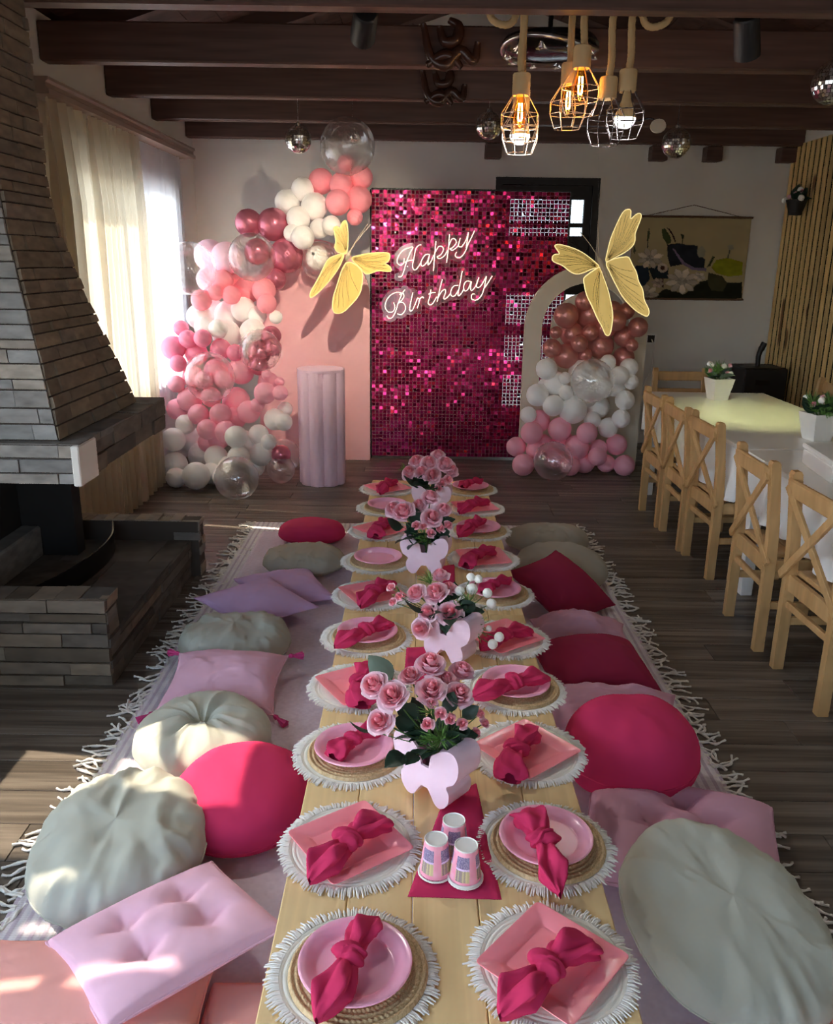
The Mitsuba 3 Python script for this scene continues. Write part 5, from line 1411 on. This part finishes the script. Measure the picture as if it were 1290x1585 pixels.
NK = [napkin_kit(1, .115, .135, True, True), napkin_kit(2, .105, .115, False, True), napkin_kit(3, .135, .095, True, False), napkin_kit(4, .115, .105, False, False)]
ROWS = {'L': [(-.112, 1.325), (-.148, 1.70), (-.172, 2.09), (-.192, 2.48), (-.185, 2.86), (-.195, 3.27), (-.195, 3.68), (-.19, 4.14), (-.17, 4.56), (-.18, 4.97)],
        'R': [(.285, 1.35), (.318, 1.71), (.325, 2.11), (.33, 2.48), (.335, 2.86), (.338, 3.30), (.318, 3.73), (.322, 4.16), (.33, 4.58), (.325, 4.99)]}
NEARER = ['nearest the camera', 'second from the camera', 'third from the camera', 'fourth from the camera', 'fifth from the camera', 'sixth from the camera', 'seventh from the camera', 'third from the far end',
          'second from the far end', 'at the far end']
for side, word in (('L', 'left'), ('R', 'right')):
    for i, (x, y) in enumerate(ROWS[side]):
        x = min(max(x, TX0 + .105), TX1 - .105)
        rnd = (i % 2 == 0) == (side == 'L')
        at = f'{word} table row, {NEARER[i]}'
        r0 = g.uniform(0, 6.28)
        put(MK, 'placemat', mov(x, y, TZ + .0005) @ rotz(r0), f'round white woven placemat with fringe, {at}', 'placemat', 'fringed white placemats')
        z = TZ + .0058
        if rnd:
            add('charger', CHARGER, None, to=mov(x + .01, y, z) @ rotz(r0), label=f'braided rattan charger under a round plate, {at}', cat='charger', group='rattan chargers')
            z += .0107
            add('round_plate', PLATE, None, to=mov(x + .004, y + .002, z), label=f'round pink plate on a rattan charger, {at}', cat='plate', group='round pink plates')
            z += .0035
        else:
            ang = {'L': [0, .62, 0, .55, 0, .5, 0, .75, 0, .6], 'R': [-.72, 0, .70, 0, .62, 0, .2, 0, .3, 0]}[side][i]
            add('square_plate', SQUARE, None, to=mov(x, y, z) @ rotz(ang), label=f'square coral pink plate set askew, {at}', cat='plate', group='square coral plates')
            z += .0035
        nk = NAPKINS.get(f'{side}{i + 1}')
        if nk:
            a, b = np.array(nk[:2]), np.array(nk[2:])
            d = b - a
            L = min(np.linalg.norm(d), .27)
            c = a * .46 + b * .54 if L > .2 else np.array([x, y + .005])
            c = np.array([x, y]) + np.clip(c - [x, y], -.045, .045)
            put(NK[(i + (side == 'R')) % 4], 'knotted_napkin', mov(c[0], c[1], z + .004) @ rotz(math.atan2(d[1], d[0])) @ scl(max(.85, L / .25)), f'knotted magenta cloth napkin, {at}', 'napkin',
                'knotted magenta napkins')


# ---------------- folded cloths, cups
def cloth(pts, lab, z=TZ, h=.006, seed=0):
    pg = Polygon(pts)
    x0, y0, x1, y1 = pg.bounds
    P = [np.array(q) for q in pts]
    u, v = np.meshgrid(np.linspace(0, 1, 40), np.linspace(0, 1, 40), indexing='ij')
    S = lambda w: w[..., None]
    XY = S((1 - u) * (1 - v)) * P[0] + S(u * (1 - v)) * P[1] + S(u * v) * P[2] + S((1 - u) * v) * P[3]
    e = np.minimum(np.minimum(u, 1 - u), np.minimum(v, 1 - v))
    Z = z + .001 + h * (1 - np.exp(-e / .03)) + .008 * np.clip(meshkit.fbm(np.stack([u * 3 + seed, v * 3, u * 0], -1), 2) - .45, 0, 1) * np.clip(e * 8, 0, 1)
    a, fa = grid(np.concatenate([XY, Z[..., None]], -1))
    b = a.copy()
    b[:, 2] = z + .0006
    add('folded_napkin', join((a, fa), (b, fa[:, ::-1])), 'magenta', smooth=50, label=lab, cat='napkin', group='magenta cloths under the vases')


cloth([(-.008, 1.535), (.20, 1.53), (.172, 1.96), (.085, 1.90)], 'magenta folded cloth on the table under the three paper cups')
cloth([(-.035, 2.52), (.06, 2.48), (.10, 2.80), (-.03, 2.78)], 'magenta folded cloth under the second butterfly vase', seed=4)
cloth([(.10, 3.36), (.17, 3.34), (.18, 3.66), (.09, 3.62)], 'magenta folded cloth beside the third butterfly vase', seed=8)
n = 64
cupz = [0, .0, .0035, .007, .0075]
for k, (x, y, rot, n3, lab) in enumerate(((.055, 1.605, .1, 1, 'printed pink paper cup standing upside down, left one of three'), (.122, 1.585, .5, 2, 'printed pink paper cup standing upside down, nearest of three'),
                                          (.098, 1.672, .8, 1, 'printed pink paper cup standing upside down, rear one of three'))):
    t = thing('paper_cup', lab, 'paper cup', 'paper cups on the magenta cloth')
    M = mov(x, y, TZ + .0095) @ rotz(rot)
    th = np.linspace(0, 2 * PI, n + 1)
    hh = np.linspace(.006, .088, 14)
    V = np.stack([np.stack([(.0375 - .0115 * (z / .09)) * np.cos(th), (.0375 - .0115 * (z / .09)) * np.sin(th), th * 0 + z], -1) for z in hh], 1)
    v, f = grid(V)
    uv = np.stack([np.repeat(th / (2 * PI), 14), np.tile(np.linspace(0, 1, 14), n + 1)], 1)
    add(f'{t}__wall', xf((v, f), M), 'cup_print', smooth=True, uv=uv)
    a = np.linspace(0, 2 * PI, 20)
    for j in range(n3):
        add(f'{t}__rolled_rim', xf(lathe([(.0385 + .0026 * math.cos(q), .0028 + .0055 * j + .0026 * math.sin(q)) for q in a], 48), M), 'white_wood', smooth=True)
    add(f'{t}__base', xf(lathe([(.0262, .086), (.0268, .0905), (.0255, .0912), (.0250, .0905), (.0247, .0887), (0, .0885)], 48), M), 'white_wood', smooth=40)

# ---------------- butterfly vases and bouquets
half = [(0, .112), (.02, .135), (.055, .162), (.085, .168), (.102, .150), (.104, .118), (.092, .088), (.070, .070), (.078, .050), (.074, .022), (.055, .002), (.036, .004), (.022, .024), (.010, .040), (0, .040)]
cp = curve(half, 90)
sil = Polygon(np.vstack([cp, (cp * [-1, 1])[::-1]])).buffer(0)
cav = sil.buffer(-.012)
cav = max(getattr(cav, 'geoms', [cav]), key=lambda q: q.area)
VASE = [((.06, 1.905), -.72, 'nearest pink butterfly-shaped vase on the low table, behind the cups'), ((.125, 2.70), -.62, 'second pink butterfly-shaped vase from the camera'),
        ((.045, 3.55), -.22, 'third pink butterfly-shaped vase from the camera'), ((.085, 4.46), -.12, 'farthest pink butterfly-shaped vase, at the end of the low table')]
BQ = ['pink rose bouquet with small coral roses and dark leaves in the nearest vase', 'pink rose bouquet with white buds and grass in the second vase',
      'pink rose bouquet with small coral roses in the third vase', 'round pink rose bouquet in the farthest vase']
ring = extrude(sil.difference(cav.union(sbox(-.062, .05, .062, .3))), .074)
for vi, ((vx, vy), rot, lab) in enumerate(VASE):
    t = thing('butterfly_vase', lab, 'vase', 'pink butterfly vases')
    M = mov(vx, vy, TZ + .0005 + (.0075 if vi < 3 else 0)) @ rotz(rot) @ scl(1.04)
    low = sil.difference(Polygon([(-.05, .30), (-.012, .098), (.012, .098), (.05, .30)]))
    add(f'{t}__front_panel', xf(xf(extrude(low, .007), XZ), M @ mov(0, -.037, 0)), 'vase_pink', smooth=25)
    add(f'{t}__back_panel', xf(xf(extrude(sil, .007), XZ), M @ mov(0, .044, 0)), 'vase_pink', smooth=25)
    add(f'{t}__side_wall', xf(xf(ring, XZ), M @ mov(0, .037, 0)), 'vase_pink', smooth=25)
    b = thing('rose_bouquet', BQ[vi], 'bouquet', 'rose bouquets in butterfly vases')
    c0 = np.array([vx, vy, TZ + .05])
    neck = (M @ [0, 0, .12, 1])[:3]
    for fi, s in enumerate(FLOWERS[vi].split()):
        k, x, y, z, r = s.split(',')
        p, r = np.array([float(x), float(y), float(z)]), float(r)
        p[2] = max(p[2], TZ + .03)
        out = unit(p - (neck + [0, 0, .02]))
        aim = unit(out * .8 + [0, -.75, .55])
        if k in 'RSW':
            sc = {'R': 1.38, 'S': 1.3, 'W': 1.0}[k] * r
            add(f'{b}__' + {'R': 'rose', 'S': 'small_rose', 'W': 'white_bud'}[k], {'R': ROSES[fi % 4], 'S': SMALL, 'W': BUD}[k], None, to=mov(*p) @ to_dir(aim) @ rotz(fi * 1.7) @ scl(sc))
            q = p - aim * sc * .6
            add(f'{b}__stem', tube(curve([c0 + [0, 0, .01], neck + out * .01, q], 9), .0024 if k == 'R' else .0015, 5), 'stem')
        elif k in 'LK':
            add(f'{b}__leaf', LF if k == 'L' else LG, None, to=mov(*(p - out * r * 1.2)) @ to_dir(out * [1, 1, .4] + [0, 0, .1]) @ roty(-PI / 2) @ rotx(.5 * math.sin(fi)) @ scl(r * 2.6, r * 2.9, r * 2.6))
            add(f'{b}__stem', tube(curve([c0 + [0, 0, .02], neck + out * .01, p - out * r], 8), .0013, 5), 'stem')
        else:
            add(f'{b}__fern', FERN, None, to=mov(*(p - unit(out) * r * .9)) @ to_dir(unit(out + [0, -.1, .5])) @ scl(r * 1.5))
    g2 = ball(60 + vi)
    for i in range(22):
        a = g2.uniform(0, 2 * PI)
        d = np.array([math.cos(a), math.sin(a) * .8, g2.uniform(.5, 1.6)])
        L = g2.uniform(.045, .075)
        add(f'{b}__leaf', LF, None, to=mov(*(neck + unit(d) * g2.uniform(.01, .09))) @ to_dir(d * [1, 1, .5]) @ roty(-PI / 2) @ rotx(g2.uniform(-.6, .6)) @ scl(L, L * 1.15, L))

# ---------------- lamps and hanging things under the ceiling
def cage_lamp(x, y, z, lit, lab, rope_side, dark=False, loop=False, scale=1.0, socket_h=.09):
    """z: socket's lower edge"""
    t = thing('pendant_lamp', lab, 'pendant lamp', 'rope pendant lamps with wire cages')
    top = 2.66 if y < 4.2 else 3.52
    add(f'{t}__rope', rope(curve([(x, y, z + socket_h - .005), (x + .006 * rope_side, y, (z + top) / 2), (x, y, top), (x + .03 * rope_side, y - .02, top + .10)], 40), .016, 110), 'rope_jute', smooth=True)
    if loop:
        add(f'{t}__rope_loop', rope(curve([(x + .02 * rope_side, y - .015, top + .06), (x + .05 * rope_side, y - .02, top - .03), (x + .10 * rope_side, y - .03, top - .045), (x + .15 * rope_side, y - .03, top - .01), (x + .165 * rope_side, y - .04, top + .10)], 36), .015, 110), 'rope_jute', smooth=True)
    add(f'{t}__socket', xf(lathe([(0, 0), (.036, 0), (.039, .004), (.039, socket_h - .006), (.034, socket_h), (0, socket_h)], 32), mov(x, y, z)), 'socket_wood', smooth=40)
    prof = [(.036, .002), (.086, -.075), (.086, -.125), (.062, -.185)]
    wire = 'cage_dark' if dark else 'cage_wire'
    for i in range(8):
        a = i * PI / 4 + .2
        pts = [(x + r * scale * math.cos(a), y + r * scale * math.sin(a), z + h * scale) for r, h in prof]
        add(f'{t}__cage_wire', tube(pts, .0021, 6), wire)
    for r, h in prof[1:]:
        add(f'{t}__cage_ring', tube([(x + r * scale * math.cos(a), y + r * scale * math.sin(a), z + h * scale) for a in np.linspace(0, 2 * PI, 8, endpoint=False) + .2], .0021, 6, closed=True), wire)
    if lit == 'led':
        add(f'{t}__bulb_base', xf(lathe([(0, 0), (.018, 0), (.020, -.03), (.045, -.095), (.0465, -.104), (0, -.104)], 28), mov(x, y, z)), 'socket_wood', smooth=40)
        a = np.linspace(0, PI / 2, 10)
        add(f'{t}__bulb', xf(lathe([(.0465 * math.cos(q), -.104 - .044 * math.sin(q)) for q in a][::-1], 28), mov(x, y, z)), 'white_wood', smooth=True, emitter=EM((1.0, .97, .95), 50))
    elif lit == 'amber':
        add(f'{t}__bulb', xf(lathe([(0, -.135), (.016, -.13), (.028, -.11), (.032, -.085), (.028, -.05), (.018, -.015), (.016, 0)], 24), mov(x, y, z)), 'amber_glass', smooth=True)
        add(f'{t}__filament', tube(curve([(x - .006, y, z - .03), (x - .008, y, z - .09), (x, y, z - .1), (x + .008, y, z - .09), (x + .006, y, z - .03)], 20), .0042, 6), 'white_wood', emitter=EM((1.0, .66, .26), 55))


scene['amber_glass'] = {'type': 'thindielectric', 'int_ior': 1.5, 'specular_transmittance': rgb((255, 206, 110))}
cage_lamp(.432, 4.05, 2.345, 'amber', 'leftmost rope pendant with a wire cage and a lit amber bulb', -1, loop=True)
cage_lamp(.457, 4.25, 2.318, 'led', 'rope pendant with a bright white bulb hanging behind the leftmost cage', -1)
cage_lamp(.690, 4.05, 2.455, 'amber', 'middle rope pendant with a lit amber bulb below the crystal light', 1)
cage_lamp(.672, 4.25, 2.428, 'amber', 'amber rope pendant just behind the middle one', -1)
cage_lamp(.812, 4.05, 2.335, None, 'unlit rope pendant with a dark wire cage', 1, dark=True)
cage_lamp(.895, 4.05, 2.365, 'led', 'rightmost rope pendant with a bright white bulb', 1, dark=True, loop=True)

# crystal ceiling light
cl = thing('crystal_light', 'black chrome ceiling light with glass crystals behind the pendants', 'ceiling light')
cx, cy, cz = .62, 4.60, 2.585
add(f'{cl}__dish', xf(lathe([(0, .03), (.10, .03), (.19, .04), (.24, .08), (.22, .11), (.10, .13), (0, .135)], 40), mov(cx, cy, cz)), 'black_gloss', smooth=40)
add(f'{cl}__chrome_ring', tube([(cx + .23 * math.cos(a), cy + .23 * math.sin(a), cz + .065 + .02 * math.sin(2 * a)) for a in np.linspace(0, 2 * PI, 48, endpoint=False)], .012, 8, closed=True), 'steel', smooth=True)
add(f'{cl}__stem', tube([(cx, cy, cz + .13), (cx, cy, 3.72)], .012, 8), 'black_gloss')
octa = (np.array([[1, 0, 0], [-1, 0, 0], [0, 1, 0], [0, -1, 0], [0, 0, 1.5], [0, 0, -1.5.__abs__() * -1]], float), np.array([[0, 2, 4], [2, 1, 4], [1, 3, 4], [3, 0, 4], [2, 0, 5], [1, 2, 5], [3, 1, 5], [0, 3, 5]]))
for i in range(10):
    a = i * 2 * PI / 10
    add(f'{cl}__crystal', xf(octa, mov(cx + .21 * math.cos(a), cy + .21 * math.sin(a), cz + .02) @ scl(.028)), 'crystal')

# mirror balls
MB = []
nl = 16
mbg = ball(3)
vs, fs, c = [], [], 0
for i in range(nl):
    p0, p1 = -PI / 2 + i * PI / nl, -PI / 2 + (i + 1) * PI / nl
    m = max(4, int(36 * math.cos((p0 + p1) / 2)))
    for j in range(m):
        a0, a1 = j * 2 * PI / m, (j + 1) * 2 * PI / m
        q = np.array([[math.cos(p) * math.cos(a), math.cos(p) * math.sin(a), math.sin(p)] for p, a in ((p0, a0), (p0, a1), (p1, a1), (p1, a0))])
        ce = q.mean(0)
        q = ce + (q - ce) * .86
        q = ce + (q - ce) @ (rotz(mbg.normal(0, .12)) @ rotx(mbg.normal(0, .12)))[:3, :3].T
        vs.append(q)
        fs.append(np.array([[0, 1, 2], [0, 2, 3]]) + c)
        c += 4
MBALL = mikit.ply((np.vstack(vs), np.vstack(fs)), 'mirror')
for x, y, z, r, top, lab in ((-.795, 5.87, 2.383, .083, 2.62, 'silver mirror ball hanging left, beside the top clear balloon'), (.430, 5.87, 2.48, .083, 2.62, 'silver mirror ball hanging just left of the pendant lamps'),
                             (1.64, 5.87, 2.393, .091, 2.62, 'silver mirror ball hanging to the right of the pendant lamps'), (2.03, 4.60, 2.515, .098, 3.1, 'silver mirror ball cut by the right edge of the picture'),
                             (-.50, 6.81, 2.53, .045, 2.62, 'tiny mirror ball seen through the top clear balloon')):
    t = thing('mirror_ball', lab, 'mirror ball', 'silver mirror balls')
    add(f'{t}__ball', MBALL, None, to=mov(x, y, z) @ scl(r))
    add(f'{t}__core', xf(ellipsoid(r * .955, r * .955, r * .955, 14), mov(x, y, z)), 'grout', smooth=True)
    add(f'{t}__cap', xf(lathe([(0, 0), (.02, 0), (.02, .02), (.006, .03), (0, .03)], 14), mov(x, y, z + r * .97) @ scl(.8)), 'steel')
    add(f'{t}__cord', tube([(x, y, z + r + .015), (x, y, top + .01)], .0018, 5), 'steel')

# black spotlights on the first beam, plus an added unseen one nearer the camera
def spot(x, y, z, aim, lab, power, col, cut=26):
    t = thing('spotlight', lab, 'spotlight', 'black ceiling spotlights')
    d = unit(np.array(aim, float) - [x, y, z])
    M = mov(x, y, z) @ to_dir(d)
    add(f'{t}__can', xf(lathe([(0, -.085), (.045, -.085), (.052, -.075), (.055, .08), (.050, .08), (.046, .03), (0, .028)], 28), M), 'black', smooth=40)
    add(f'{t}__bracket', tube(curve([(x, y, z), (x + .02, y - .02, z + .06), (x, y, 2.83)], 10), .008, 8), 'black')
    a = np.array([x, y, z]) + d * .085
    scene[f'{t}_beam'] = {'type': 'spot', 'to_world': T().look_at(origin=[float(v) for v in a], target=[float(v) for v in aim], up=[0, 0.1, 1]), 'intensity': {'type': 'rgb', 'value': [c * power * LAMP for c in col]},
                          'cutoff_angle': float(cut), 'beam_width': float(cut * .45)}


spot(-.25, 4.0, 2.60, (-.75, 7.0, 1.35), 'black spotlight on the beam above the left garland', 12, (1.0, .84, .64), 24)
spot(1.375, 4.0, 2.575, (2.1, 5.2, .75), 'black spotlight on the beam at upper right, aimed at the white table', 5, (.95, 1.0, .45), 16)
spot(-.72, 3.15, 2.56, (.08, 1.75, .3), 'added unseen spotlight nearest the camera, brightening the low table', 2.3, (1.0, .95, .86), 36)  # lamp added out of view to brighten the low table
sl = thing('tilted_spot', 'small round tilted spot lamp right of the pendants', 'spotlight')
add(f'{sl}__face', xf(lathe([(0, 0), (.05, 0), (.052, .004), (.05, .012), (0, .012)], 28), mov(1.56, 6.05, 2.515) @ to_dir([-.25, -.85, .45])), 'arch_white', smooth=40)
add(f'{sl}__arm', tube(curve([(1.56, 6.06, 2.52), (1.58, 6.3, 2.6), (1.6, 6.77, 2.66)], 10), .006, 6), 'black')
# carved dark wood ornaments between the beams
g = ball(91)
for x, y, z, s in ((.14, 4.80, 2.70, 1.0), (.13, 5.76, 2.68, .95)):
    t = thing('carved_ornament', 'glossy dark carved wood scroll hung on the ' + ('nearer' if y < 5.5 else 'farther') + ' ceiling beam', 'ornament', 'carved scrolls on the beams')
    for j, pts in enumerate(([(-.14, .10), (-.10, -.05), (-.02, -.09), (.05, -.02), (.12, -.07), (.14, .02)], [(-.06, .09), (-.03, .02), (.03, .03), (.04, .09), (-.01, .12)], [(-.12, -.09), (-.02, -.04), (.06, -.10)])):
        cv = curve(pts, 26)
        add(f'{t}__scroll', tube(np.stack([x + cv[:, 0] * s, cv[:, 0] * 0 + y, z + cv[:, 1] * s], 1), .026 * (.5 + .6 * np.sin(PI * np.linspace(.05, .95, 26))), 8), 'carved', smooth=True)
